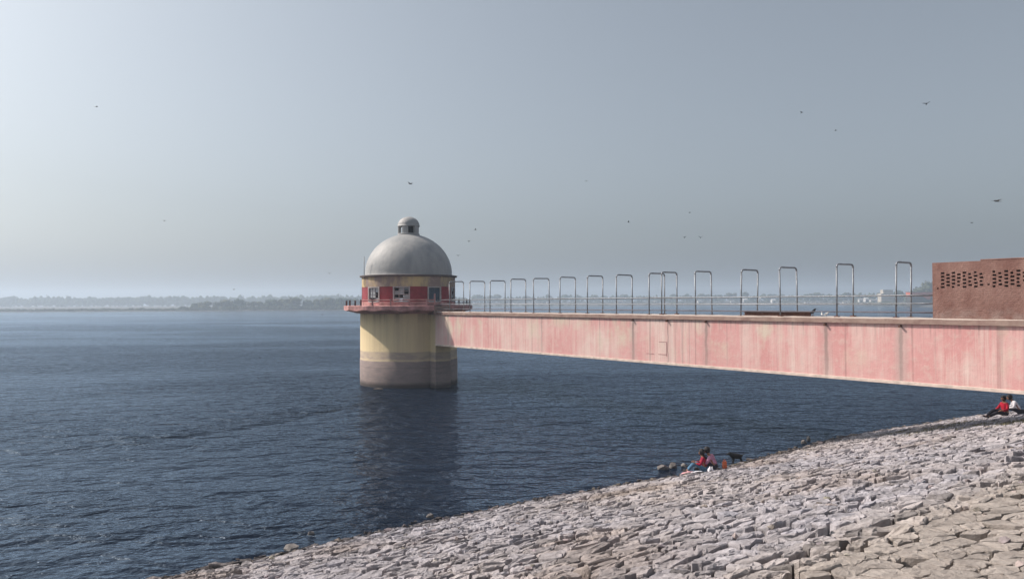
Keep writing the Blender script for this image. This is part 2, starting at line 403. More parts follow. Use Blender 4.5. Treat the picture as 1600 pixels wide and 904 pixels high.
def wall_mat():
    t = NT('old_brown_plaster'); p = t.obj(); z = t.sep(p)[2]
    n = t.noise(t.mp(p, (.9, 1, .5)), 1.4, 6, .65)
    c = t.mix(t.ramp(n, (.35, 0.), (.65, 1.)), (0.185, 0.092, 0.075), (0.31, 0.185, 0.155))
    c = t.mix(t.math('MULTIPLY', t.ramp(t.noise(t.mp(p, (1, 1, 1.2), (3, 0, 0)), 1.0, 5, .6), (.55, 0.), (.7, .7)), t.rng(z, 7.6, 6.6)), c, (0.32, 0.20, 0.17))
    c = t.mix(t.math('MULTIPLY', t.rng(z, 6.75, 6.3), t.ramp(t.noise(p, 2.4, 5), (.4, 0.), (.65, .6))), c, (0.36, 0.29, 0.26))
    c = t.mix(t.ramp(t.noise(p, 9, 6, .7), (.6, 0.), (.75, .5)), c, (0.13, 0.085, 0.07))
    bk = t.n('ShaderNodeTexBrick'); t.put(bk, 0, t.mp(p, (1, 1, 1), (0, 0, 0), (R(90), 0, 0))); t.put(bk, 'Scale', 1.0); t.put(bk, 'Brick Width', .24); t.put(bk, 'Row Height', .085); t.put(bk, 'Mortar Size', .012); t.put(bk, 'Mortar Smooth', .5)
    fk = t.math('MULTIPLY', bk.outputs['Fac'], t.ramp(n, (.4, .05), (.65, .28)))
    c = t.mix(fk, c, (0.12, 0.075, 0.06))
    return t.fin(c, .9, t.bump(t.math('SUBTRACT', t.noise(p, 9, 6, .7), t.math('MULTIPLY', fk, .5)), .04), .15)
M['wall'] = wall_mat()

# ------------------------------------------------------------------ the setting: water, bank, far land
w = MB(); xs = [-3000, -600, -150, -40, 0, 40, 150, 600, 3000]; ys = [-250, -60, 0, 30, 70, 150, 400, 1200, 3400]
w.add([(x, y, 0) for y in ys for x in xs], [(j * 9 + i, j * 9 + i + 1, (j + 1) * 9 + i + 1, (j + 1) * 9 + i) for j in range(8) for i in range(8)])
tag(w.build('lake_water', M['water']), kind='structure')

def steps(a, b, d): return [a + (b - a) * i / max(1, round((b - a) / d)) for i in range(round((b - a) / d) + 1)]
gx = [-70, -50, -35, -25] + steps(-18, 42, 0.8) + [48, 56, 70, 100, 150, 260]
gy = [-60, -40, -25, -12, -4] + steps(2, 58, 0.8) + [62, 70, 85, 110]
g = MB(); nx = len(gx)
g.add([(x, y, ground_z(x, y) - (0.085 if shore_d(x, y) > CREASE + .6 else 0.13)) for y in gy for x in gx], [(j * nx + i, j * nx + i + 1, (j + 1) * nx + i + 1, (j + 1) * nx + i) for j in range(len(gy) - 1) for i in range(nx - 1)], smooth=True)
tag(g.build('ground', M['bank']), kind='structure')

FAR = [(-900, 760, 0), (-300, 730, 0), (0, 705, 0), (290, 705, 0), (560, 720, 0), (660, 760, .1), (760, 1120, .8), (900, 1130, 1), (1100, 1120, 1), (1300, 1040, 1), (1400, 860, 1), (1470, 690, .9), (1700, 560, .9), (2100, 420, .9)]
def far_at(px):
    for a, b in zip(FAR[:-1], FAR[1:]):
        if a[0] <= px <= b[0]:
            f = (px - a[0]) / (b[0] - a[0]); return a[1] + (b[1] - a[1]) * f, a[2] + (b[2] - a[2]) * f
    return FAR[-1][1:]
def far_z(px, off):
    _, k = far_at(px)
    L = [(0, -.4), (8, .5), (40, 1.0), (300, 1.2), (800, 2.0), (1800, 3.0)]
    H = [(0, -.4), (8, .6), (60, 2.6), (200, 6.2), (450, 7.4), (1500, 8.)]
    def ev(P):
        for a, b in zip(P[:-1], P[1:]):
            if off <= b[0]: return a[1] + (b[1] - a[1]) * (off - a[0]) / (b[0] - a[0])
        return P[-1][1]
    return ev(L) * (1 - k) + ev(H) * k
def far_p(px, off):
    Y, _ = far_at(px); Y += off + 6 * mn.noise(Vector((px * .02, 0, 0))) ; return Vector(((px - 800) / FPX * Y, Y, far_z(px, off)))
cols = list(range(-900, 2101, 12)); offs = [0, 8, 25, 60, 120, 200, 320, 450, 800, 1600]
fl = MB(); nc = len(cols)
fl.add([far_p(c, o) for o in offs for c in cols], [(j * nc + i, j * nc + i + 1, (j + 1) * nc + i + 1, (j + 1) * nc + i) for j in range(len(offs) - 1) for i in range(nc - 1)], smooth=True)
tag(fl.build('far_land', M['soil']), kind='structure')

hz = MB(); hz.box(-2900, 2900, -240, 3300, -5, 62)
vm = bpy.data.materials.new('haze_air'); vm.use_nodes = True; vt = vm.node_tree; vt.nodes.clear()
vo = vt.nodes.new('ShaderNodeOutputMaterial'); pv = vt.nodes.new('ShaderNodeVolumePrincipled')
pv.inputs['Color'].default_value = (0.66, 0.77, 0.90, 1); pv.inputs['Density'].default_value = 0.00062; pv.inputs['Anisotropy'].default_value = 0.30
vt.links.new(pv.outputs[0], vo.inputs['Volume'])
tag(hz.build('haze', vm), kind='stuff')

# ------------------------------------------------------------------ stone pitching of the bank
def clip(poly, m, n):
    out = []; L = len(poly)
    for i in range(L):
        a, b = poly[i], poly[(i + 1) % L]
        da = (a[0] - m[0]) * n[0] + (a[1] - m[1]) * n[1]; db = (b[0] - m[0]) * n[0] + (b[1] - m[1]) * n[1]
        if da <= 0: out.append(a)
        if (da < 0) != (db < 0) and da != db:
            t = da / (da - db); out.append((a[0] + (b[0] - a[0]) * t, a[1] + (b[1] - a[1]) * t))
    return out
ang = math.atan2(.6, .8); ca, sa = math.cos(ang), math.sin(ang); ST = 1.18        # cells stretched along the shore
rs = random.Random(11); pts = []; SP = 0.265
for i in range(-70, 290):
    for j in range(-150, 95):
        u = (i + (j % 2) * .5 + rs.uniform(-.42, .42)) * SP; v = (j + rs.uniform(-.42, .42)) * SP
        x, y = u * ST * ca - v * -sa * -1, u * ST * sa + v * ca
        x, y = u * ST * ca - v * sa, u * ST * sa + v * ca
        x += 0; y += 14
        if y < 1.5 or y > 62 or abs(x) > y * .95 + 4: continue
        s = shore_d(x, y)
        if s < -1.3 or s > 27: continue
        if rs.random() < (max(.04, .22 + .6 * mn.noise(Vector((x * .7, y * .7, 33)))) if s > CREASE else max(.05, .26 + .5 * mn.noise(Vector((x * .5, y * .5, 20))))): continue
        pts.append((u, v, x, y, s))
cell = {}
for k, p in enumerate(pts): cell.setdefault((int(p[0] // .9), int(p[1] // .9)), []).append(k)
stones = []
for k, (u, v, x, y, s) in enumerate(pts):
    poly = [(u - .6, v - .6), (u + .6, v - .6), (u + .6, v + .6), (u - .6, v + .6)]
    cu, cv = int(u // .9), int(v // .9)
    for a in (-1, 0, 1):
        for b in (-1, 0, 1):
            for q in cell.get((cu + a, cv + b), ()):
                if q == k: continue
                dx, dy = pts[q][0] - u, pts[q][1] - v
                if dx * dx + dy * dy < 1.4: poly = clip(poly, (u + dx / 2, v + dy / 2), (dx, dy))
    if len(poly) < 3: continue
    area = abs(sum(poly[i][0] * poly[(i + 1) % len(poly)][1] - poly[(i + 1) % len(poly)][0] * poly[i][1] for i in range(len(poly)))) / 2
    qx, qy, depth = px_of((x, y, ground_z(x, y, s)))
    vis = -60 < qx < 1660 and qy < 960 and s > -.2
    inside = 4 < qx < 1596 and qy < 900 and s > 0
    graze = 0.25 * .8 + (EYE - max(0, s * .25)) / depth
    stones.append(dict(u=u, v=v, x=x, y=y, s=s, poly=poly, area=area, score=(area * graze / depth ** 2) if inside else 0, vis=vis))
def to_xy(a, b): return (a * ST * ca - b * sa, a * ST * sa + b * ca + 14)
def stone_geo(mb, st, rr):
    s = st['s']; berm = s > CREASE
    poly = st['poly']; cx = sum(p[0] for p in poly) / len(poly); cy = sum(p[1] for p in poly) / len(poly)
    gap = rr.uniform(.0, .0015) if berm else rr.uniform(.002, .008)
    if rr.random() < .08: gap += rr.uniform(.02, .06)
    out = []
    for i in range(len(poly)):
        a, b = poly[i], poly[(i + 1) % len(poly)]; L = math.hypot(b[0] - a[0], b[1] - a[1])
        if L < .05: continue
        eg = rr.uniform(0, .002) if rr.random() < (.80 if berm else .55) else rr.uniform(.002 if berm else .004, .010 if berm else .030)
        c1, c2 = rr.uniform(.03, .22), rr.uniform(.03, .22)
        for t in ((c1, .5, 1 - c2) if L > .16 else (.2, .8)):
            px_, py_ = a[0] + (b[0] - a[0]) * t, a[1] + (b[1] - a[1]) * t
            dx, dy = cx - px_, cy - py_; D = math.hypot(dx, dy) + 1e-6; g_ = gap + eg + rr.uniform(-.002, .006) + (.06 * rr.random() if (t != .5 and rr.random() < (.16 if berm else .30)) else 0)
            g_ = max(.001, min(g_, D * .6)); out.append((px_ + dx / D * g_, py_ + dy / D * g_))
    n = len(out)
    if n < 4: return
    h = rr.uniform(-.034, .028) if not berm else rr.uniform(-.006, .006)
    if not berm and rr.random() < .04: h += rr.uniform(.02, .06)
    if rr.random() < .035: h -= rr.uniform(.05, .12)
    tl = .020 if berm else .125; ga, gb = rr.gauss(0, tl), rr.gauss(0, tl)
    def P(a, b, dz):
        x, y = to_xy(a, b); return (x, y, ground_z(x, y) + dz)
    vs = []
    rings = ((1.0, -.16), (1.0, -.004), (.97, -.001), (.84, .002), (.45, .003)) if berm else ((1.0, -.16), (1.0, -.018), (.955, -.003), (.80, .006), (.42, .006))
    q_j = .009 if berm else .016
    for sc, dz in rings:
        for (a, b) in out:
            aa, bb = cx + (a - cx) * sc, cy + (b - cy) * sc
            tz = ((aa - cx) * ga + (bb - cy) * gb) if dz > -.1 else 0
            vs.append(P(aa, bb, (h + dz + tz + rr.uniform(-q_j, q_j)) if dz > -.1 else dz))
    vs.append(P(cx, cy, h + .008 + rr.uniform(-.008, .008)))
    fs = []
    for k in range(4):
        for i in range(n):
            j = (i + 1) % n; fs.append((k * n + i, k * n + j, (k + 1) * n + j, (k + 1) * n + i))
    for i in range(n): fs.append((4 * n + i, 4 * n + (i + 1) % n, 5 * n))
    sgn = sum(out[i][0] * out[(i + 1) % n][1] - out[(i + 1) % n][0] * out[i][1] for i in range(n))
    if sgn < 0: fs = [f[::-1] for f in fs]
    lum = rr.uniform(.64, .96)
    if berm: lum = rr.uniform(.66, .88)
    if rr.random() < (.02 if berm else .06): lum *= rr.uniform(.45, .8)
    hue = mn.noise(Vector((st['x'] * .13, st['y'] * .13, 9))) + rr.gauss(0, .22)
    if berm: tint = (lum * 1.0, lum * .935, lum * .85)
    else:
        k = max(-1, min(1, hue)); w_ = max(0, mn.noise(Vector((st['x'] * .35, st['y'] * .35, 4))) - .12); tint = (lum * (1.0 + .04 * k), lum * (.985 - .13 * w_), lum * (1.025 - .07 * k - .28 * w_)); lum_ = 1 - .35 * w_; tint = tuple(q_ * lum_ for q_ in tint)
        f = max(0, min(1, (s - CREASE + 1.6) / 1.6)); tint = tuple(tint[i] * (1 - f) + (lum, lum * .935, lum * .85)[i] * f for i in range(3))
    mb.add(vs, fs, 0, False, tint); st['tint'] = tint; st['h'] = h
def rock_mesh(seed, sx, sy, sz, n=26):
    bm = bmesh.new(); rr = random.Random(seed)
    for _ in range(n):
        v = Vector((rr.gauss(0, 1), rr.gauss(0, 1), rr.gauss(0, 1))).normalized() * rr.uniform(.85, 1.05)
        bm.verts.new((v.x * sx, v.y * sy, v.z * sz))
    r_ = bmesh.ops.convex_hull(bm, input=bm.verts[:]); bmesh.ops.delete(bm, geom=[v for v in bm.verts if not v.link_faces], context='VERTS')
    bm.verts.index_update(); mb = MB(); bm.verts.ensure_lookup_table(); mb.add([v.co for v in bm.verts], [[q.index for q in f.verts] for f in bm.faces]); bm.free(); return mb
order = sorted(range(len(stones)), key=lambda k: -stones[k]['score']); big = set(order[:290])
rest = MB()
GB = 'large stones of the smooth tan upper strip'; GL = 'large stones of the rough grey slope'
for k, st in enumerate(stones):
    rr = random.Random(k * 31 + 5)
    if k in big:
        mb = MB(); stone_geo(mb, st, rr)
        if not mb.v: continue
        c = to_xy(st['u'], st['v']); cz = ground_z(*c)
        mb.v = [(a - c[0], b - c[1], z - cz) for a, b, z in mb.v]
        o = mb.build('stone', M['stone']); o.location = (c[0], c[1], cz)
        qx, qy, _ = px_of((c[0], c[1], cz)); T = st['tint']; br_ = sum(T) / 3
        tone = ('dark' if br_ < .52 else 'mid toned' if br_ < .68 else 'pale') + ' ' + ('tan' if T[2] < T[0] * .93 else 'bluish grey' if T[2] > T[0] * 1.05 else 'grey')
        where = next(w for lim, w in ((400, 'at the low left end of the bank'), (560, 'left of the tower'), (720, 'straight below the tower'), (900, 'below the bridge end'), (1060, 'left of the picnickers'),
            (1130, 'below the picnickers'), (1200, 'below the black dog'), (1330, 'right of the dog'), (1457, 'below the last hoop'), (9999, 'below the brown wall')) if qx < lim)
        row = 'at the bottom edge' if qy > 885 else 'near the bottom edge' if qy > 862 else 'a few rows up' if qy > 830 else 'higher up'
        uu = [q_[0] for q_ in st['poly']]; vv = [q_[1] for q_ in st['poly']]; asp = (max(uu) - min(uu)) * ST / max(.01, max(vv) - min(vv))
        tone = tone + (' long' if asp > 2.1 else ' broad' if st['area'] > .17 else ' squarish' if asp < 1.05 else '')
        if st['s'] > CREASE: tag(o, '%s stone %s, %s, tan strip' % (tone, where, row), 'stone', GB)
        else: tag(o, '%s stone %s, %s' % (tone, where, row), 'stone', GL)
    else: stone_geo(rest, st, rr)
rr = random.Random(77); edge_ = [q_ for q_ in stones if -1.0 < q_['s'] < .6]
for n_ in range(2300):                              # small rubble lying in the joints and along the water
    st = rr.choice(stones); s_ = st['s']
    if n_ > 1400: st = rr.choice(edge_); s_ = st['s']
    if s_ < -1.1 or (s_ > 1.2 and rr.random() < .35): continue
    x, y = to_xy(st['u'] + rr.uniform(-.2, .2), st['v'] + rr.uniform(-.2, .2)); r_ = rr.uniform(.025, .075) * (1.0 if s_ > .7 else rr.uniform(1, 2.2))
    q = rock_mesh(rr.randrange(10 ** 6), r_ * rr.uniform(.8, 1.5), r_, r_ * rr.uniform(.45, .8), 12); z = ground_z(x, y) + r_ * .25
    l_ = rr.uniform(.35, 1.0); tt = (l_, l_ * rr.uniform(.86, .98), l_ * rr.uniform(.76, .98))
    rest.add([(a + x, b + y, c + z) for a, b, c in q.v], q.f, 0, False, tt)
tag(rest.build('stone_pitching', M['stone']), 'smaller pale stones covering the whole bank down to the water', 'stone pitching', kind='stuff')

# loose blocks standing in the shallows
for i, (px, py, sx, sz, lab) in enumerate([
        (1036, 733, .26, .17, 'pale rounded rock in the shallows, farthest left of those beside the picnickers'),
        (1051, 730, .24, .20, 'tallest grey rock in the shallows left of the picnickers'),
        (1069, 729, .18, .13, 'small dark rock in the shallows closest to the picnickers'),
        (1256, 692, .17, .14, 'low grey rock at the water edge right of the black dog'),
        (1263, 688, .16, .20, 'upright pointed rock standing in the water right of the black dog'),
        (1310, 684, .14, .13, 'small lone rock at the water edge under the middle of the footbridge'),
        (672, 808, .14, .12, 'brown knobbly rock at the water edge below the tower reflection'),
        (486, 834, .12, .09, 'dark rock just breaking the water at lower left'),
        (455, 857, .34, .10, 'long low pale slab at the water edge at lower left')]):
    p = on_ground(px, py); v = ray(px, py)
    o = rock_mesh(40 + i, sx, sx * .7, sz).build('rock', M['rock']); o.location = (p.x, p.y, max(0, ground_z(p.x, p.y)) + sz * .25); o.rotation_euler = (0, 0, i)
    tag(o, lab, 'rock', 'rocks at the waterline')

# low grass between the stones
gr = MB(); rg = random.Random(3)
for (px, py, rx, ry, n) in [(1470, 668, 2.6, .8, 700), (1590, 659, 1.6, .7, 500), (1402, 676, 1.0, .4, 150), (1530, 664, 1.2, .4, 200), (1150, 726, .8, .3, 90)]:
    c = on_ground(px, py)
    for _ in range(n):
        u, v = rg.gauss(0, rx / 2), rg.gauss(0, ry / 2); x = c.x + u * .85 - v * .5; y = c.y + u * .5 + v * .85
        z = ground_z(x, y) + .02; a = rg.uniform(0, 6.28); h = rg.uniform(.03, .08); dx, dy = math.cos(a) * .012, math.sin(a) * .012
        lx, ly = rg.gauss(0, .03), rg.gauss(0, .03)
        gr.add([(x - dx, y - dy, z), (x + dx, y + dy, z), (x + lx, y + ly, z + h)], [(0, 1, 2)])
tag(gr.build('grass', simple('dry_grass', (0.19, 0.165, 0.085), .9, .3, 4)), 'sparse yellow green grass between the stones near the seated pair in red and white', 'grass', kind='stuff')

# ------------------------------------------------------------------ the intake tower
TC = Vector((-9.0, 67.0, 0)); TR = 4.2
tw = empty('intake_tower', TC, 0, 'round yellow and red water tower with grey dome standing in the lake', 'tower')
VA = math.degrees(math.atan2(-TC.y, -TC.x))          # direction from the tower to the viewpoint
def tang(px, r=4.02): return VA + math.degrees(math.asin(max(-1, min(1, (px - 639.5) / 71.5))))
b = MB(); b.lathe([(TR, -3.2), (TR, 0.0), (TR, 2.17), (TR - .03, 2.2), (TR - .03, 6.0), (TR - .03, 6.14)], 96); b.build('shaft', M['tower'], tw)
# gallery slab, interrupted where the deck comes in
BA = math.degrees(BROT); GAP = (BA - 7, BA + 14)
pl = MB()
prof = [(4.0, 6.06), (4.45, 6.1), (5.38, 6.34), (5.5, 6.36), (5.5, 6.70), (5.46, 6.74), (5.30, 6.76), (4.0, 6.77)]
n = 90; a0 = GAP[1]; a1 = GAP[0] + 360; vs = []
rp = random.Random(5)
for i in range(n + 1):
    a = R(a0 + (a1 - a0) * i / n); wv = 0.05 * math.sin(i * 1.05) + rp.uniform(-.02, .02)
    for k, (r_, z_) in enumerate(prof):
        rr_ = r_ + (wv if 2 <= k <= 5 else 0); zz = z_ + (wv * .9 if k in (2, 3) else (rp.uniform(-.015, .015) if k in (4, 5) else 0)); vs.append((rr_ * math.cos(a), rr_ * math.sin(a), zz))
m_ = len(prof); fs = [tuple((i * m_ + k, i * m_ + (k + 1) % m_, (i + 1) * m_ + (k + 1) % m_, (i + 1) * m_ + k)[::-1]) for i in range(n) for k in range(m_)]
fs += [tuple(range(m_)), tuple(n * m_ + k for k in range(m_))[::-1]]
pl.add(vs, fs); pl.build('gallery_slab', M['pink'], tw)
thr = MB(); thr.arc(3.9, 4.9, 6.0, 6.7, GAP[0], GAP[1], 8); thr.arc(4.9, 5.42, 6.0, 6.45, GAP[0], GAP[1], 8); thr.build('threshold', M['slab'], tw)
bs = MB(); bs.arc(3.6, 4.06, 6.772, 7.08, 0, 360, 96); bs.build('plinth', M['pink'], tw)
fl_ = MB(); fl_.arc(0.02, 3.59, 6.5, 6.75, 0, 360, 48); fl_.build('room_floor', M['dark'], tw)
# windows and red walls round the room
WIN = [(tang(579.5), tang(596.5)), (tang(616.5), tang(641)), (tang(667), tang(687)), (tang(702.5), tang(702.5) + 19)]
last = WIN[-1][1]; first = WIN[0][0] + 360; k_ = 6; step = (first - last) / k_
for i in range(k_ - 1): WIN.append((last + step * (i + .55), last + step * (i + .55) + 19.5))
ZW0, ZW1 = 7.08, 8.32
ring = sorted(WIN)
for i, (a, b_) in enumerate(ring):
    nx_ = ring[(i + 1) % len(ring)][0] + (360 if i == len(ring) - 1 else 0)
    wl = MB(); wl.arc(3.75, 4.0, ZW0, ZW1, b_, nx_, 8); wl.build('red_wall', M['red'], tw); li = MB(); li.arc(3.70, 3.745, ZW0, ZW1, b_, nx_, 8); li.build('room_shade_lining', M['dark'], tw)  # near-black sheet added behind the walls, room shade put into its colour
bd = MB(); bd.arc(3.70, 4.03, ZW1, 9.14, 0, 360, 96); bd.build('cream_band', M['band'], tw)
co = MB(); co.lathe([(3.6, 9.142), (4.05, 9.142), (4.20, 9.18), (4.22, 9.29), (4.02, 9.33), (3.6, 9.35)], 96, smooth=False); co.build('cornice', simple('dark_cornice', (0.14, 0.12, 0.115), .9, .3, 2), tw)
rw = random.Random(21)
for wi, (a, b_) in enumerate(WIN):
    door = wi == 2
    wroot = MB(); J = .9
    wroot.arc(3.86, 4.05, ZW0 - (.02), ZW1 + .01, a - .1, a + J + .5, 2); wroot.arc(3.86, 4.05, ZW0 - .02, ZW1 + .01, b_ - J - .5, b_ + .1, 2)
    wroot.arc(3.86, 4.045, ZW1 - .09, ZW1 - .01, a + J + .52, b_ - J - .52, 5)
    wroot.arc(3.86, 4.08, ZW0 - .06, ZW0 + .03, a + J + .52, b_ - J - .52, 5)
    wo_ = wroot.build('door_frame' if door else 'window', M['white'], tw)
    if door:
        d = MB(); d.arc(3.87, 3.92, ZW0 - .8 + .85, ZW1 - .1, a + 1.45, b_ - 1.45, 6); d.build('door', M['bluedoor'], tw)
        continue
    bars = MB(); A0, A1 = a + J + .55, b_ - J - .55; NC, NR = 3, 4; zz0, zz1 = ZW0 + .04, ZW1 - .1
    for c_ in range(1, NC): m0 = A0 + (A1 - A0) * c_ / NC; bars.arc(3.90, 3.95, zz0, zz1, m0 - .32, m0 + .32, 1)
    for r_ in range(1, NR): z_ = zz0 + (zz1 - zz0) * r_ / NR; bars.arc(3.905, 3.945, z_ - .02, z_ + .02, A0, A1, 4)
    bars.build('glazing_bars', M['white'] if wi == 1 else M['darkrail'], wo_)
    pn = MB(); pn2 = MB()
    for c_ in range(NC):
        for r_ in range(NR):
            if rw.random() < (.30 if wi == 0 else .52): continue
            q0 = A0 + (A1 - A0) * c_ / NC; q1 = A0 + (A1 - A0) * (c_ + 1) / NC; y0 = zz0 + (zz1 - zz0) * r_ / NR; y1 = zz0 + (zz1 - zz0) * (r_ + 1) / NR
            pn.arc(3.915, 3.93, y0, y1, q0, q1, 1)
    if pn.v: pn.build('pane', M['pane'], wo_)
# dome
dm = MB(); pr = []
for i in range(25):
    t = i / 24 * math.pi / 2; pr.append((3.76 * math.cos(t) if i < 24 else .02, 9.46 + 3.50 * math.sin(t)))
pr = [(3.80, 9.335), (3.77, 9.42)] + pr
dm.lathe(pr, 96); dm.build('dome', M['dome'], tw)
ln = MB(); ln.lathe([(.95, 12.72), (.95, 12.98), (.93, 13.0), (.66, 13.0), (.66, 12.8)], 40, smooth=False)
for i in range(5):
    a = VA - 20 + i * 72; ln.arc(.70, .93, 13.0, 13.62, a - 17, a + 17, 6)
lc = MB(); lc.arc(.02, .42, 12.9, 13.64, 0, 360, 24); lo = ln.build('lantern', M['dome'], tw); lc.build('lantern_shade_core', M['dark'], lo)  # near-black cylinder added inside, painted shade for the lantern openings
ld = MB(); ld.lathe([(.66, 13.6), (.95, 13.6), (.97, 13.68)] + [(.95 * math.cos(R(q)), 13.68 + .80 * math.sin(R(q))) for q in range(0, 86, 8)] + [(.01, 14.49)], 48); ld.build('lantern_dome', M['dome'], lo)
po = MB(); a = R(tang(577) - 4); x_, y_ = 4.12 * math.cos(a), 4.12 * math.sin(a); po.tube([(x_, y_, 8.4), (x_, y_, 10.9)], .03, 6); po.build('conductor_pole', M['steel'], tw)
# gallery railing: broken on the lake side
for pxq, hh in [(545, .42), (551.5, .45), (560.5, .42), (569.5, .5), (587, .5), (613.5, .55), (640, .5), (665, .55), (677, .95)]:
    a = R(VA + math.degrees(math.asin(max(-1, min(1, (pxq - 639.5) / 96.5))))); r_ = 5.36
    q = MB(); x_, y_ = r_ * math.cos(a), r_ * math.sin(a)
    q.box(x_ - .06, x_ + .06, y_ - .06, y_ + .06, 6.75, 6.76 + hh); q.build('baluster', M['pink'] if pxq > 568 else M['rust'], tw)
for pxq in (722, 729, 733, 736.5):
    a = R(VA + math.degrees(math.asin(min(1, (pxq - 639.5) / 97.5)))); a = R(VA + 180) - (a - R(VA)); r_ = 5.38
    q = MB(); x_, y_ = r_ * math.cos(a), r_ * math.sin(a); q.box(x_ - .06, x_ + .06, y_ - .06, y_ + .06, 6.75, 7.3); q.build('baluster', M['darkrail'], tw)
rl = MB()
def arcpts(pa, pb, r_, z_, n_=16):
    A = VA + math.degrees(math.asin((pa - 639.5) / 96.5)); B = VA + math.degrees(math.asin((pb - 639.5) / 96.5))
    return [(r_ * math.cos(R(A + (B - A) * i / n_)), r_ * math.sin(R(A + (B - A) * i / n_)), z_) for i in range(n_ + 1)]
rl.tube(arcpts(569.5, 677, 5.36, 7.2), .045, 6); rl.tube(arcpts(640, 677, 5.36, 6.98), .03, 6); rl.build('gallery_rail', M['pink'], tw)
rl = MB(); r0 = BA + 15; rl.tube([(5.38 * math.cos(R(r0 + i * 5)), 5.38 * math.sin(R(r0 + i * 5)), 7.2) for i in range(20)], .04, 6); rl.tube([(5.38 * math.cos(R(r0 + i * 5)), 5.38 * math.sin(R(r0 + i * 5)), 6.95) for i in range(20)], .03, 6); rl.build('gallery_rail', M['darkrail'], tw)
# pier that carries the bridge end (in bridge axes)
pier = MB(); pier.bbox(-2.0, .82, 0.012, 1.488, -3.2, 5.99, .02)
po_ = pier.build('bridge_pier', M['tower'], tw); po_.location = BASE - TC; po_.rotation_euler = (0, 0, BROT)
# floating debris
fd = rock_mesh(77, .42, .16, .05); o = fd.build('driftwood', M['bank']); o.location = at_y(591, 605.5, 62.4); o.location.z = .02
tag(o, 'pale floating plank of debris at the foot of the tower', 'debris')

# ------------------------------------------------------------------ the footbridge
LB = 56.0; Z0, ZT = 3.47, 6.0
br = empty('footbridge', BASE, BROT, 'long pink concrete footbridge running from the bank to the tower', 'bridge')
gb = MB(); gb.box(.83, LB, 0.0, 1.5, Z0 + .14, ZT); gb.build('girder', M['girder'], br)
fg = MB(); fg.bbox(.80, LB, -.035, 1.535, Z0, Z0 + .138, .012); fg.build('bottom_flange', M['flange'], br)
sb = MB(); xs_ = [1.2 + i * .5 for i in range(int((LB - 1.2) / .5))]; prf = [(-.11, ZT + .002), (1.61, ZT + .002), (1.61, ZT + .20), (1.55, ZT + .24), (-.05, ZT + .24), (-.11, ZT + .20)]
rp = random.Random(8); vs = []; xs_ = [-.6] + xs_
for x_ in xs_:
    for (y_, z_) in prf: vs.append((x_, y_ + rp.uniform(-.008, .008), z_ + (rp.uniform(-.008, .02) if z_ > 6.1 else 0)))
L_ = len(prf); fs = [(i * L_ + k, i * L_ + (k + 1) % L_, (i + 1) * L_ + (k + 1) % L_, (i + 1) * L_ + k)[::-1] for i in range(len(xs_) - 1) for k in range(L_)]
fs += [tuple(range(L_)), tuple((len(xs_) - 1) * L_ + k for k in range(L_))[::-1]]
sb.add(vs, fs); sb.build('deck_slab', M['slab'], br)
for j in JT[1:]:
    q = MB(); q.tube([(j, .1, 5.93), (j, -.16, 5.90)], .045, 8); q.build('drain_spout', M['rust'], br)
# patched rectangles on the girder face
xa, xb = t_at(1009), t_at(1041)
q = MB()
for (a, b_, z_) in ((xa, t_at(1021), 4.02), (t_at(1028), xb, 4.02), (t_at(1029), xb, 4.72)): q.box(a, b_, -.012, .005, z_, z_ + .03)
q.box(xb - .02, xb + .01, -.014, .005, 3.95, 4.72); q.build('patch_repair', simple('mortar_line', (.40, .22, .21), .9, .2, 5), br)

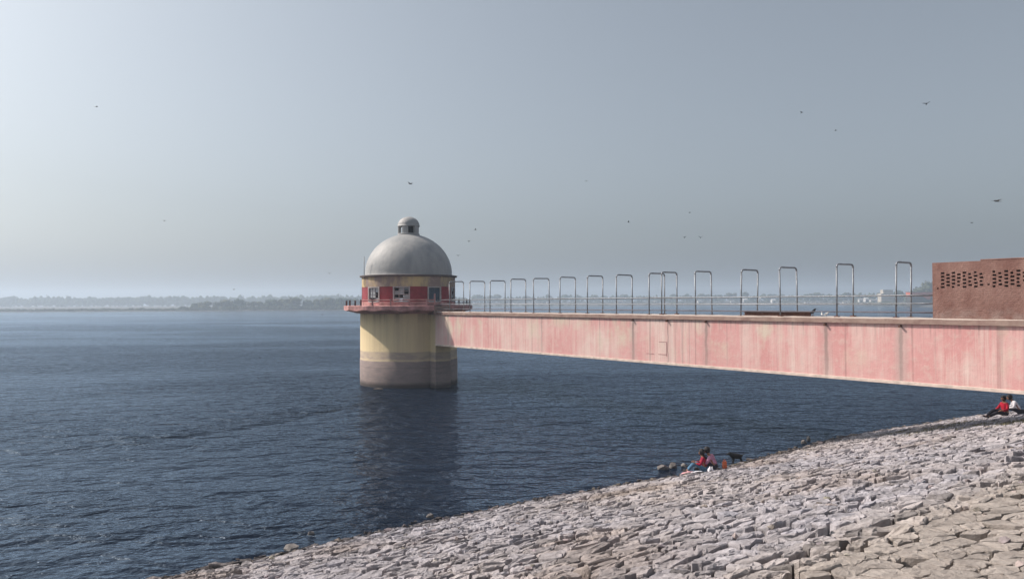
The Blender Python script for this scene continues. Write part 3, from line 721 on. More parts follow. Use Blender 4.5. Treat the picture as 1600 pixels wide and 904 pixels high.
HZ = 6.24; hoops = [703, 733, 763, 797, 834, 873, 915, 961, 1012, 1031, 1088, 1151, 1220, 1304, 1394]
ords = ['closest to the tower, partly in front of its red wall', 'second', 'third', 'fourth', 'fifth', 'sixth', 'seventh', 'eighth', 'ninth', 'tenth', 'eleventh', 'twelfth', 'thirteenth', 'fourteenth']
proto = None; rh = random.Random(2)
for i, px in enumerate(hoops):
    t_ = t_at(px); W2 = 1.34; top = 8.60
    leg = MB(); rad = .036; q_ = .16
    path = [(0, 0, HZ - .02), (0, 0, top - q_)] + [(0, q_ - q_ * math.cos(R(a)), top - q_ + q_ * math.sin(R(a))) for a in (22, 45, 67, 90)] + \
           [(0, W2 - q_ + q_ * math.sin(R(a)), top - q_ + q_ * math.cos(R(a))) for a in (0, 22, 45, 67)] + [(0, W2, top - q_), (0, W2, HZ - .02)]
    if proto is None:
        leg.tube(path[:2], rad, 8); l2 = MB(); l2.tube(path[-2:], rad, 8); cr = MB(); cr.tube(path[1:-1], rad * 1.12, 8)
        ft = MB(); ft.box(-.10, .10, -.08, .10, HZ - .02, HZ + .03)
        ft2 = MB(); ft2.box(-.10, .10, W2 - .10, W2 + .08, HZ - .02, HZ + .03)
        proto = empty('pipe_hoop'); leg.build('leg', M['steel'], proto); l2.build('leg', M['steel'], proto); cr.build('cross_bar', M['steel'], proto); ft.build('base_plate', M['rust'], proto); ft2.build('base_plate', M['rust'], proto); o = proto
    else: o = copy_tree(proto)
    p = BASE + BD * t_ + BN * .08; o.location = p; o.rotation_euler = (R(rh.gauss(0, .3)), R(rh.gauss(0, .5)), BROT + R(rh.gauss(0, 1.5)))
    o.scale = (1, 1, 1 + (rh.uniform(-.004, .006) if px not in (733, 1012) else .0))
    if i == 0: lab = 'grey pipe hoop over the deck closest to the tower, in front of its red wall'
    elif i == 14: lab = 'grey pipe hoop over the deck closest to the perforated brown wall'
    elif px == 1012: lab = 'slightly lower grey pipe hoop overlapping its neighbour, ninth from the tower'
    elif px == 1031: lab = 'grey pipe hoop overlapping a lower one, tenth from the tower'
    elif i < 8: lab = 'grey pipe hoop over the footbridge deck, %s from the tower' % ords[i]
    else: lab = 'grey pipe hoop over the deck, %s from the perforated wall' % ['', 'second', 'third', 'fourth', 'fifth', 'sixth'][14 - i + 0 if 14 - i < 6 else 5]
    tag(o, lab, 'pipe hoop', 'pipe hoops over the footbridge deck')
for side, yy in ((0, .0), (1, 1.34)):
    ro = empty('guard_rail', BASE + BN * .08, BROT, 'thin three bar pipe rail along the %s edge of the footbridge' % ('near' if side == 0 else 'far'), 'railing')
    for z_, r_, m_ in ((7.19, .026, 'steel'), (6.84, .021, 'steel'), (6.47, .021, 'darkrail')):
        q = MB(); q.tube([(1.0 + i * 2.0, yy, z_ + rh.gauss(0, .006)) for i in range(20)] + [(t_at(1458), yy, z_)], r_, 6); q.build('rail', M[m_], ro)
# old steel section left lying on the deck
x0_, x1_ = t_at(1152) + .1, t_at(1258)
q = MB(); q.box(0, x1_ - x0_, -.10, .10, 0, .02); q.box(0, x1_ - x0_, -.012, .012, .02, .17); q.box(0, x1_ - x0_, -.10, .10, .17, .19)
o = q.build('steel_beam', M['rust']); o.location = BASE + BD * x0_ + BN * .45 + Vector((0, 0, 6.262)); o.rotation_euler = (0, 0, BROT + R(.3))
tag(o, 'long rusty steel beam lying along the bridge deck', 'steel beam')

# perforated plaster wall by the bank end
def holed_wall(L, th, z0, z1, holes):
    X = sorted({0, L} | {h[0] for h in holes} | {h[1] for h in holes}); Z = sorted({z0, z1} | {h[2] for h in holes} | {h[3] for h in holes})
    open_ = set()
    for a, b_, c, d in holes:
        for i in range(len(X) - 1):
            if X[i] >= a - 1e-6 and X[i + 1] <= b_ + 1e-6:
                for k in range(len(Z) - 1):
                    if Z[k] >= c - 1e-6 and Z[k + 1] <= d + 1e-6: open_.add((i, k))
    nx_, nz_ = len(X), len(Z); vs = [(X[i], y, Z[k]) for y in (0, th) for i in range(nx_) for k in range(nz_)]
    id_ = lambda s_, i, k: s_ * nx_ * nz_ + i * nz_ + k; fs = []
    for i in range(nx_ - 1):
        for k in range(nz_ - 1):
            if (i, k) in open_: continue
            fs.append((id_(0, i, k), id_(0, i + 1, k), id_(0, i + 1, k + 1), id_(0, i, k + 1))); fs.append((id_(1, i, k), id_(1, i, k + 1), id_(1, i + 1, k + 1), id_(1, i + 1, k)))
            for (di, dk, p, q) in ((-1, 0, (i, k), (i, k + 1)), (1, 0, (i + 1, k + 1), (i + 1, k)), (0, -1, (i + 1, k), (i, k)), (0, 1, (i, k + 1), (i + 1, k + 1))):
                ni, nk = i + di, k + dk
                if ni < 0 or nk < 0 or ni >= nx_ - 1 or nk >= nz_ - 1 or (ni, nk) in open_:
                    fs.append((id_(0, *p), id_(0, *q), id_(1, *q), id_(1, *p)))
    return MB().add(vs, fs)
XW = t_at(1457.5); LW = 14.0; holes = []; rr = random.Random(4)
def cols_(x0, n, pitch=.205):
    for c in range(n):
        x = round(x0 + c * pitch, 3); off = 0 if c % 2 else .07
        for r_ in range(4 if c % 2 else 5):
            if rr.random() < .04: continue
            z = round(7.47 + (off if c % 2 == 0 else .07) - (.07 if c % 2 == 0 else 0) + r_ * .140 + rr.uniform(-.004, .004), 4); w_ = .135 if rr.random() > .2 else .10
            holes.append((x, x + w_, z, z + .076))
cols_(.33, 8); cols_(2.22, 9); cols_(4.4, 9); cols_(6.6, 9); cols_(8.8, 9)
holes.append((.17, .24, 7.43, 7.49)); holes.append((2.04, 2.12, 7.55, 7.61))
wr = empty('perforated_wall', BASE + BD * XW, BROT, 'weathered brown wall with rows of small square holes at the bank end', 'wall')
nw = holed_wall(LW, .2, 6.243, 8.50, holes); o = nw.build('near_panel', M['wall'], wr); o.location = (0, -.02, 0)
cp = MB(); cp.bbox(1.8, LW, -.035, .195, 8.502, 8.56, .015); cp.build('coping', M['wall'], wr)
ew = MB(); ew.box(0, .2, .182, 1.318, 6.243, 8.45); ew.build('added_end_blocker', M['wall'], wr)  # unseen end added to keep sky from showing through the holes
fw = MB(); fw.bbox(.0, LW, 1.32, 1.52, 6.243, 8.48, .02); fw.build('far_panel', M['wall'], wr)
tp = MB(); tp.bbox(.205, LW, .185, 1.315, 8.33, 8.45, .01); tp.build('added_shade_lid', M['wall'], wr)  # unseen lid added to block daylight so the holes stay dark

# ------------------------------------------------------------------ far bank: trees, wood, houses
def crown(mb, rr, cx, cy, cz, w_, h_, q, n, core=True):
    lob = [(cx + rr.uniform(-.32, .32) * w_, cy + rr.uniform(-.32, .32) * w_, cz + rr.uniform(.25, .78) * h_, rr.uniform(.20, .34)) for _ in range(7)]
    for (a, b_, c, r_) in lob:
        if core: mb.ball((a, b_, c), 1, 0, 7, 5, (r_ * w_ * .78, r_ * w_ * .78, r_ * h_ * .80))
    for _ in range(n):
        a, b_, c, r_ = rr.choice(lob); v = Vector((rr.gauss(0, 1), rr.gauss(0, 1), rr.gauss(0, 1))).normalized() * rr.uniform(.75, 1.12)
        p = Vector((a + v.x * r_ * w_, b_ + v.y * r_ * w_, c + v.z * r_ * h_)); u = Vector((rr.gauss(0, 1), rr.gauss(0, 1), rr.gauss(0, 1))).normalized(); k = u.cross(v).normalized()
        s_ = q * rr.uniform(.6, 1.3); mb.add([p - u * s_, p + k * s_ * .8, p + u * s_, p - k * s_ * .8], [(0, 1, 2, 3)])
protos = []
for k, (w_, h_) in enumerate([(10, 10), (13, 9), (8, 13), (11, 12)]):
    rr = random.Random(100 + k); root = empty('tree')
    tr = MB(); tr.tube([(0, 0, -.5), (.1, 0, h_ * .25), (.3, .1, h_ * .5)], [.4, .3, .15], 7); tr.tube([(.1, 0, h_ * .25), (w_ * .2, .3, h_ * .5)], [.2, .08], 6); tr.tube([(.1, 0, h_ * .22), (-w_ * .2, -.3, h_ * .48)], [.2, .08], 6); tr.build('trunk', M['bark'], root)
    cr = MB(); crown(cr, rr, 0, 0, h_ * .08, w_, h_ * .95, .6, 520); cr.build('crown', M['leaf'] if k % 2 == 0 else M['leaf2'], root); protos.append(root)
used = set()
def place_tree(px, off, topy, kind, lab, grp, wd=1.0):
    p = far_p(px, off); top = at_y(px, topy, p.y).z; k = kind % 4; H = [10, 9, 13, 12][k]; sc = max(.3, (top - p.z) / H)
    o = protos[k] if k not in used else copy_tree(protos[k]); used.add(k)
    o.location = p; o.scale = (sc * wd, sc * wd, sc); o.rotation_euler = (0, 0, px * 1.7); tag(o, lab, 'tree', grp)
L1 = 'trees on the low spit left of the tower'
for px, ty, kd, lab in [
        (305, 473, 0, 'leftmost faint tree of the spit, low and round'), (322, 471, 1, 'second faint tree from the left end of the spit row'),
        (341, 470.5, 3, 'broad tree of the spit row where it begins to darken'), (358, 468.5, 1, 'wide low crown midway between spit end and tower'),
        (374, 466.5, 0, 'tall round crown standing out in the middle of the spit row'), (394, 470, 3, 'lower tree just right of the tall round crown on the spit'),
        (409, 471.5, 1, 'lowest gap-side tree of the spit row'), (425, 466.5, 0, 'round crown first of the pair rising left of the tower'),
        (443, 466, 3, 'taller crown second of the pair rising left of the tower'), (462, 465.5, 1, 'broad dark crown right of the rising pair on the spit'),
        (481, 468, 0, 'low tree of the spit row four crowns left of the gallery'), (499, 466.5, 3, 'bushy tree of the spit row three crowns left of the gallery'),
        (517, 465.5, 1, 'wide tree of the spit row two crowns left of the gallery'), (534, 464.5, 0, 'tall dark tree of the spit row just left of the gallery'),
        (552, 465, 3, 'tree of the spit row right behind the gallery stubs')]:
    place_tree(px, 22, ty, kd, lab, L1, 1.25)
L2 = 'trees rising above the wood on the right far bank'
for px, ty, kd, lab in [
        (746, 459.5, 0, 'big round far tree just right of the tower, behind the second hoop'), (773, 460.5, 1, 'round far tree seen through the third hoop'),
        (822, 462, 3, 'low far tree between the fourth and fifth hoops'), (857, 458.5, 2, 'pointed far tree seen through the fifth hoop'),
        (884, 459.5, 0, 'far tree seen through the sixth hoop'), (931, 461, 1, 'far tree seen through the seventh hoop'),
        (975, 459, 3, 'far tree seen through the eighth hoop'), (1052, 459, 0, 'tall far tree behind the overlapping hoops'),
        (1073, 457.5, 2, 'pointed far tree between the overlapping hoops and the next'), (1100, 459, 1, 'far tree seen through the hoop right of the overlapping pair'),
        (1142, 456.5, 3, 'high far tree left of the fourth hoop from the brown wall'), (1163, 454.5, 2, 'tallest far tree behind the fourth hoop from the brown wall'),
        (1205, 459, 0, 'far tree just left of the third hoop from the brown wall'), (1272, 457.5, 1, 'broad far tree right of the third hoop from the brown wall'),
        (1322, 456.5, 0, 'far tree seen through the second hoop from the brown wall'), (1343, 459, 3, 'far tree right of the second hoop from the brown wall')]:
    place_tree(px, 230, ty, kd, lab, L2, 1.3)
L3 = 'trees behind the cream building'
for px, ty, kd, off, lab in [(1403, 453, 0, 150, 'tree between the cream building and the orange building'), (1456, 438, 3, 130, 'largest far tree, rising at the left end of the brown wall'), (1441, 449, 1, 120, 'tree over the orange building roof')]:
    place_tree(px, off, ty, kd, lab, L3)
for i in range(4):
    if i not in used: bpy.data.objects.remove(protos[i])

fm = MB(); rr = random.Random(9)
for px in np.arange(-260, 700, 5.5):              # pale back wood, left
    for row in range(2):
        p = far_p(px + rr.uniform(-3, 3), 640 + row * 60); hgt = 18 + 5 * mn.noise(Vector((px * .035, row, 0))) + rr.uniform(-1.5, 2)
        crown(fm, rr, p.x, p.y, p.z, 14, hgt, 1.3, 46)
for px in np.arange(700, 1420, 5):               # right far wood
    p = far_p(px, 225 + rr.uniform(-20, 40)); hgt = 11.5 + 3.0 * mn.noise(Vector((px * .05, 4, 0))) + rr.uniform(-1.2, 1.6)
    crown(fm, rr, p.x, p.y, p.z - .5, 10, hgt, .9, 60)
for px in np.arange(1380, 1900, 6):
    p = far_p(px, 150 + rr.uniform(-10, 30)); crown(fm, rr, p.x, p.y, p.z - .5, 8, 7 + rr.uniform(-1, 2), .7, 60)
tag(fm.build('far_wood', M['leaf']), 'hazy wood covering the far bank', 'wood', kind='stuff')
bu = MB()
for px in np.arange(-260, 660, 2.2):              # low scrub along the spit
    p = far_p(px + rr.uniform(-1, 1), rr.uniform(7, 24)); crown(bu, rr, p.x, p.y, p.z - .5, 4.5, 2.2 + rr.uniform(-.4, 1.2) + (1.6 if px > 280 else 0), .5, 22)
for px in np.arange(700, 1440, 3.0):              # hedges and scrub in the fields, right
    p = far_p(px, rr.choice([20, 70, 130, 185]) + rr.uniform(-8, 8)); crown(bu, rr, p.x, p.y, p.z - .6, 5 + rr.uniform(0, 6), 2.2 + rr.uniform(-.6, 1.6), .6, 24)
tag(bu.build('scrub', M['leaf2']), 'low scrub along the far shore', 'scrub', kind='stuff')

def house(px, off, w_, h_, d_, wall, roof, lab, flat=False):
    p = far_p(px, off); o = empty('house', (p.x, p.y, p.z - .4), px * .3 % .5 - .2, lab, 'house', 'small houses on the far bank')
    q = MB(); q.box(-w_ / 2, w_ / 2, -d_ / 2, d_ / 2, 0, h_ + .4); wo_ = q.build('wall', M[wall], o)
    q = MB()
    if flat: q.box(-w_ / 2 - .3, w_ / 2 + .3, -d_ / 2 - .3, d_ / 2 + .3, h_ + .402, h_ + .7)
    else:
        a, b_, c = w_ / 2 + .4, d_ / 2 + .4, h_ + .402; q.add([(-a, -b_, c), (a, -b_, c), (a, b_, c), (-a, b_, c), (-a, 0, c + h_ * .45), (a, 0, c + h_ * .45)], [(0, 1, 5, 4), (2, 3, 4, 5), (1, 2, 5), (3, 0, 4), (0, 3, 2, 1)])
    q.build('roof', M[roof], o)
    for s_ in (-.25, .22):
        q = MB(); q.box(w_ * s_ - .5, w_ * s_ + .5, -d_ / 2 - .06, -d_ / 2 + .05, 1.5, 2.6); q.build('window', M['dark'], wo_)
    q = MB(); q.box(-.5, .5, -d_ / 2 - .07, -d_ / 2 + .05, .3, 2.5); q.build('door', M['dark'], wo_)
for a in [(834, 120, 6, 3, 4, 'housewhite', 'roofgrey', 'tiny white house between the fourth and fifth hoops'),
          (856, 95, 4, 2.5, 4, 'housewhite', 'roofgrey', 'tiny white house seen through the fifth hoop'),
          (968, 120, 9, 3, 5, 'housecream', 'roofgrey', 'low pale house seen through the eighth hoop'),
          (1024, 130, 5, 2.6, 4, 'housewhite', 'roofgrey', 'tiny white house seen inside the lower overlapping hoop'),
          (1093, 120, 7, 3, 5, 'housewhite', 'roofgrey', 'low white house seen through the hoop right of the overlapping pair'),
          (1144, 95, 5, 3, 4, 'housewhite', 'roofgrey', 'small white house left of the fourth hoop from the brown wall'),
          (1164, 150, 6, 4, 5, 'housewhite', 'housewhite', 'bright white house seen through the fourth hoop from the brown wall'),
          (1186, 170, 4, 5, 4, 'housewhite', 'housewhite', 'narrow white house right of the fourth hoop from the brown wall'),
          (1208, 110, 6, 4, 5, 'housewhite', 'housewhite', 'bright white house left of the third hoop from the brown wall'),
          (1262, 60, 9, 2, 4, 'housewhite', 'roofgrey', 'long low white house right of the third hoop from the brown wall'),
          (1277, 62, 5, 2, 4, 'housecream', 'roofgrey', 'low pale house beside the long low white one'),
          (1322, 60, 9, 2.2, 4, 'housewhite', 'roofgrey', 'low white house seen through the second hoop from the brown wall'),
          (1344, 110, 5, 4, 5, 'housewhite', 'roofgrey', 'white house right of the second hoop from the brown wall'),
          (1353, 130, 5, 4.4, 5, 'housewhite', 'housewhite', 'bright white cube house left of the cream building'),
          (1364, 120, 8, 3, 5, 'housewhite', 'roofgrey', 'low white house just left of the cream building')]:
    house(*a)
# cream building and the orange-walled one
p = far_p(1384, 100); cb = empty('building', (p.x, p.y, p.z - .4), 0, 'large pale cream building left of the last hoop', 'building')
ztop = at_y(1384, 452.5, p.y).z - p.z + .4; ww = 20 / FPX * p.y
q = MB(); q.box(-ww / 2, ww / 2, -5, 5, 0, ztop * .72); wo_ = q.build('wall', M['housecream'], cb)
q = MB(); q.box(-ww / 2 + 3, ww / 2 - 1, -4, 4, ztop * .72 + .002, ztop); q.build('upper_storey', M['housecream'], cb)
q = MB(); q.box(-ww / 2 - .5, ww / 2 + .5, -5.6, -5.02, ztop * .40, ztop * .48); q.build('canopy', M['housewhite'], cb)
for i in range(4):
    q = MB(); x_ = -ww / 2 + ww * (i + .5) / 4; q.box(x_ - .7, x_ + .7, -5.06, -4.9, ztop * .52, ztop * .64); q.build('window', M['dark'], wo_)
p = far_p(1436, 14); ob = empty('building', (p.x, p.y, p.z - .4), .1, 'long orange walled building with brown roof beside the brown wall', 'building')
zt = at_y(1436, 455.5, p.y).z - p.z + .4; zb = at_y(1436, 463, p.y).z - p.z + .4; ww = 36 / FPX * p.y
q = MB(); q.box(-ww / 2, ww / 2, -4, 4, 0, zb); wo_ = q.build('wall', M['soil'], ob)
q = MB(); q.box(-ww / 2, ww / 2, -4.4, 4, zb + .002, zt - .6); q.build('fascia', M['orange'], ob)
q = MB(); q.box(-ww / 2 - .4, ww / 2 + .4, -4.8, 4.4, zt - .598, zt); q.build('roof', M['roof'], ob)
q = MB(); q.add([(ww * .05, -4.5, zb), (ww * .42, -4.5, zb), (ww * .38, -4.5, zb - 3), (ww * .27, -4.5, zb - 3)] + [(ww * .05, -4.2, zb), (ww * .42, -4.2, zb), (ww * .38, -4.2, zb - 3), (ww * .27, -4.2, zb - 3)], [(3, 2, 1, 0), (4, 5, 6, 7), (0, 1, 5, 4), (1, 2, 6, 5), (2, 3, 7, 6), (3, 0, 4, 7)]); q.build('awning', M['orange'], ob)

# ------------------------------------------------------------------ skinned figures
def skin(name, chains, mat, parent=None, sub=2, extra=None):
    # chains: list of (verts, edges, radii)
    V = []; E = []; Rd = []; roots = []
    for vs, es, rd in chains:
        o_ = len(V); roots.append(o_); V += vs; E += [(a + o_, b_ + o_) for a, b_ in es]; Rd += rd
    me = bpy.data.meshes.new(name); me.from_pydata(V, E, []); o = bpy.data.objects.new(name, me); COL.objects.link(o)
    o.modifiers.new('skin', 'SKIN'); sm = o.modifiers.new('sub', 'SUBSURF'); sm.levels = sub; sm.render_levels = sub
    lay = me.skin_vertices[0].data
    for i, r_ in enumerate(Rd): lay[i].radius = (r_, r_) if not hasattr(r_, '__len__') else r_; lay[i].use_root = i in roots
    dg = bpy.context.evaluated_depsgraph_get(); new = bpy.data.meshes.new_from_object(o.evaluated_get(dg)); o.modifiers.clear(); o.data = new
    new.materials.clear(); new.materials.append(mat)
    for p in new.polygons: p.use_smooth = True
    if extra:
        bm = bmesh.new(); bm.from_mesh(new)
        for c, r_, sc in extra:
            bmesh.ops.create_uvsphere(bm, u_segments=10, v_segments=7, radius=1, matrix=Matrix.Translation(c) @ Matrix.Diagonal((r_ * sc[0], r_ * sc[1], r_ * sc[2], 1)))
        bm.to_mesh(new); bm.free()
    o.parent = parent; return o
def chain(pts, rd): return ([tuple(p) for p in pts], [(i, i + 1) for i in range(len(pts) - 1)], list(rd))
def hand(w_, d, up):
    d = Vector(d).normalized(); up = Vector(up); sd = d.cross(up).normalized(); up = sd.cross(d); w_ = Vector(w_); out = [chain([w_, w_ + d * .05, w_ + d * .085], [.024, .034, .030])]
    for i, L in enumerate((.060, .072, .068, .052)):
        b_ = w_ + d * .075 + sd * ((i - 1.5) * .019); out.append(chain([b_, b_ + d * L * .55 - up * .004, b_ + d * L * .9 - up * .022, b_ + d * L - up * .038], [.009, .0085, .008, .006]))
    t0 = w_ + d * .025 + sd * -.022; out.append(chain([t0, t0 - sd * .028 + d * .02, t0 - sd * .036 + d * .05 - up * .012], [.011, .010, .007])); return out
def person(loc, rz, J, shirt, pants, lab, longhair, shoes='shoe', sc=1.0):
    o = empty('person', loc, rz, lab, 'person', 'people sitting on the stone bank'); o.scale = (sc,) * 3
    hip, ch, nk, hd = [Vector(J[k]) for k in ('hip', 'chest', 'neck', 'head')]; f = Vector(J.get('face', (0, 1, 0)))
    V = [hip, (hip + ch) / 2, ch, nk, hd]; E = [(0, 1), (1, 2), (2, 3), (3, 4)]; Rr = [(.15, .12), (.13, .10), (.155, .11), (.05, .05), (.085, .09)]
    def add(par, pts, rd):
        k = par
        for p, r_ in zip(pts, rd): V.append(Vector(p)); Rr.append((r_, r_)); E.append((k, len(V) - 1)); k = len(V) - 1
        return k
    sh = {}; hands = []
    for s_ in (-1, 1):
        S_ = ch + Vector((s_ * .17, 0, .05)); el = Vector(J['elbow%d' % s_]); wr_ = Vector(J['wrist%d' % s_]); add(2, [S_, el, wr_], [.055, .042, .028]); hands += hand(wr_, wr_ - el, (0, 0, 1))
        H = hip + Vector((s_ * .10, .02, -.01)); kn = Vector(J['knee%d' % s_]); an = Vector(J['ankle%d' % s_]); to = Vector(J['toe%d' % s_]); add(0, [H, kn, an, to], [.085, .060, .040, .035])
        sh[s_] = (S_, el, wr_, H, kn, an, to)
    c0 = (V and [tuple(p) for p in V], E, Rr)
    sd = f.cross(Vector((0, 0, 1))).normalized()
    ex = [(hd + f * .095 + Vector((0, 0, -.01)), .016, (1, 1.2, 1.5)), (hd + f * .085 + sd * .032 + Vector((0, 0, .015)), .012, (1, 1, .7)), (hd + f * .085 - sd * .032 + Vector((0, 0, .015)), .012, (1, 1, .7)), (hd + sd * .088, .022, (.5, .8, 1.3)), (hd - sd * .088, .022, (.5, .8, 1.3)), (hd + f * .085 + Vector((0, 0, -.05)), .02, (1.2, .5, .4)),
          (hd, .098, (.88, 1.0, 1.15))]
    skin('body', [c0] + hands, M['skin'], o, 2, ex)
    # shirt
    T = [hip + Vector((0, 0, .02)), (hip + ch) / 2, ch, ch + (nk - ch) * .55]; E2 = [(0, 1), (1, 2), (2, 3)]; R2 = [(.175, .145), (.155, .125), (.18, .135), (.07, .07)]
    for s_ in (-1, 1):
        S_, el, wr_, *_ = sh[s_]; k = len(T); T += [S_, el, el + (wr_ - el) * .75]; E2 += [(2, k), (k, k + 1), (k + 1, k + 2)]; R2 += [(.075, .075), (.062, .062), (.048, .048)]
    skin('shirt', [([tuple(p) for p in T], E2, R2)], M[shirt], o)
    T = [hip + Vector((0, 0, .04)), hip + Vector((0, .01, -.02))]; E2 = [(0, 1)]; R2 = [(.165, .135), (.16, .14)]
    for s_ in (-1, 1):
        _, _, _, H, kn, an, to = sh[s_]; k = len(T); T += [H, kn, kn + (an - kn) * .93]; E2 += [(1, k), (k, k + 1), (k + 1, k + 2)]; R2 += [(.105,) * 2, (.082,) * 2, (.062,) * 2]
    skin('trousers', [([tuple(p) for p in T], E2, R2)], M[pants], o)
    for s_ in (-1, 1):
        an, to = sh[s_][5], sh[s_][6]; skin('shoe', [chain([an + (an - to) * .25 + Vector((0, 0, -.02)), (an + to) / 2, to], [.045, .048, .036])], M[shoes], o)
    hb = MB(); hb.ball(hd - f * .018 + Vector((0, 0, .022)), 0.124, 0, 14, 9, (.95, 1.0, 1.1)); ho = hb.build('hair', M['hair'], o)
    # trim the face side of the cap
    bm = bmesh.new(); bm.from_mesh(ho.data); bmesh.ops.delete(bm, geom=[v for v in bm.verts if (v.co - hd).dot(f) > .075 and v.co.z < hd.z + .035], context='VERTS'); bmesh.ops.solidify(bm, geom=bm.faces[:], thickness=.008); bm.to_mesh(ho.data); bm.free()
    if longhair: skin('hair', [chain([hd - f * .05, nk - f * .07, ch - f * .15 + Vector((0, 0, .02)), ch - f * .17 - Vector((0, 0, .12))], [(.09, .07), (.085, .05), (.08, .045), (.05, .03)])], M['hair'], o)
    return o
def dirz(dx, dy): return math.atan2(dy, dx) - math.pi / 2       # local +Y to (dx,dy)
pA = on_ground(1101, 737)
person((pA.x, pA.y, ground_z(pA.x, pA.y) + .03), dirz(-.95, .25), dict(hip=(0, 0, .13), chest=(0, .06, .47), neck=(0, .09, .60), head=(0, .12, .74), face=(0, .95, -.2),
    **{'elbow-1': (-.26, .16, .30), 'elbow1': (.27, .17, .28), 'wrist-1': (-.18, .36, .36), 'wrist1': (.18, .38, .34), 'knee-1': (-.12, .42, .34), 'knee1': (.13, .40, .30), 'ankle-1': (-.13, .66, .00), 'ankle1': (.14, .68, -.02), 'toe-1': (-.14, .84, -.02), 'toe1': (.16, .86, -.04)}),
    'redcloth', 'jeans', 'person with long black hair in a dark red top and blue jeans', True, sc=1.02)
pB = on_ground(1117, 735)
person((pB.x + .02, pB.y + .05, ground_z(pB.x, pB.y) + .03), dirz(-.88, .45), dict(hip=(0, 0, .13), chest=(0, .16, .44), neck=(0, .23, .56), head=(0, .31, .69), face=(0, .85, -.5),
    **{'elbow-1': (-.27, .25, .26), 'elbow1': (.27, .26, .24), 'wrist-1': (-.16, .44, .30), 'wrist1': (.17, .46, .28), 'knee-1': (-.15, .40, .32), 'knee1': (.15, .38, .30), 'ankle-1': (-.12, .58, .00), 'ankle1': (.12, .60, .00), 'toe-1': (-.13, .76, -.02), 'toe1': (.14, .78, -.02)}),
    'plaid', 'darkcloth', 'person in a pink checked shirt leaning forward beside the one in jeans', False, sc=1.08)
pC = on_ground(1571, 652)
person((pC.x, pC.y, ground_z(pC.x, pC.y) + .05), dirz(-.95, -.1), dict(hip=(0, 0, .15), chest=(0, .04, .52), neck=(0, .06, .66), head=(0, .09, .80), face=(0, 1, 0),
    **{'elbow-1': (-.28, .12, .36), 'elbow1': (.28, .12, .34), 'wrist-1': (-.20, .34, .30), 'wrist1': (.20, .34, .28), 'knee-1': (-.12, .50, .20), 'knee1': (.12, .46, .28), 'ankle-1': (-.13, .92, .02), 'ankle1': (.14, .82, .00), 'toe-1': (-.14, 1.08, .06), 'toe1': (.16, .98, .04)}),
    'red2', 'darkcloth', 'person in a bright red shirt and dark trousers with legs stretched out', False, sc=.98)
pD = on_ground(1585, 650)
person((pD.x + .38, pD.y + .25, ground_z(pD.x, pD.y) + .05), dirz(-.7, .3), dict(hip=(0, 0, .15), chest=(0, .20, .50), neck=(0, .28, .62), head=(0, .38, .74), face=(0, .9, -.4),
    **{'elbow-1': (-.28, .26, .32), 'elbow1': (.28, .24, .32), 'wrist-1': (-.18, .48, .30), 'wrist1': (.18, .46, .30), 'knee-1': (-.16, .48, .34), 'knee1': (.16, .46, .30), 'ankle-1': (-.14, .70, .02), 'ankle1': (.14, .68, .02), 'toe-1': (-.15, .88, .02), 'toe1': (.15, .86, .02)}),
    'whitecloth', 'darkcloth', 'person in a white shirt hunched forward beside the one in bright red', False, sc=.98)

# things lying by the picnickers
def cloth(px, py, w_, d_, h_, mat, name, lab, cat, seed, grp=None):
    p = on_ground(px, py); mb = MB(); rr = random.Random(seed); N_ = 14
    vs = []; 
    for j in range(N_):
        for i in range(N_):
            u, v = i / (N_ - 1) * 2 - 1, j / (N_ - 1) * 2 - 1; k = max(0, 1 - (u * u + v * v) * .85)
            x_, y_ = u * w_ / 2 * (1 + .12 * mn.noise(Vector((v * 2, seed, 0)))), v * d_ / 2 * (1 + .12 * mn.noise(Vector((u * 2, seed, 5))))
            z_ = h_ * k ** .6 * (.75 + .6 * mn.noise(Vector((u * 2.2, v * 2.2, seed)))) + .02
            X_, Y_ = p.x + x_, p.y + y_; vs.append((x_, y_, ground_z(X_, Y_) - ground_z(p.x, p.y) + z_ + .045))
    mb.add(vs, [(j * N_ + i, j * N_ + i + 1, (j + 1) * N_ + i + 1, (j + 1) * N_ + i) for j in range(N_ - 1) for i in range(N_ - 1)], 0, True)
    o = mb.build(name, M[mat]); o.location = (p.x, p.y, ground_z(p.x, p.y)); s_ = o.modifiers.new('thick', 'SOLIDIFY'); s_.thickness = .012; return tag(o, lab, cat, grp)
cloth(1074, 741, .50, .30, .08, 'pinkcloth', 'cloth', 'crumpled pale pink cloth lying on stones left of the picnickers', 'cloth', 3)
cloth(1088, 739.5, .42, .25, .05, 'whitecloth', 'cloth', 'thin white cloth spread below the blue jeans', 'cloth', 6)
cloth(1110, 738, .22, .20, .20, 'whitecloth', 'carrier_bag', 'small puffed white bag between the two picnickers', 'bag', 9)
def bag(px, py, w_, h_, mat, lab, rz):
    p = on_ground(px, py); o = empty('bag', (p.x, p.y, ground_z(p.x, p.y) + .03), rz, lab, 'bag')
    mb = MB(); mb.bbox(-w_ / 2, w_ / 2, -w_ * .28, w_ * .28, 0, h_, min(w_, h_) * .16); mb.build('pouch', M[mat], o)
    hd_ = MB(); hd_.tube([(w_ * .3 * math.cos(R(a)), 0, h_ + w_ * .35 * math.sin(R(a)) - .01) for a in range(0, 181, 20)], .012, 6); hd_.build('handle', M[mat], o)
bag(1132, 733, .20, .30, 'orangecloth', 'upright orange bag standing right of the person in the checked shirt', .4)
bag(1597.5, 648, .40, .22, 'darkcloth', 'black bag on the stones at the right edge beside the white shirt', .2)

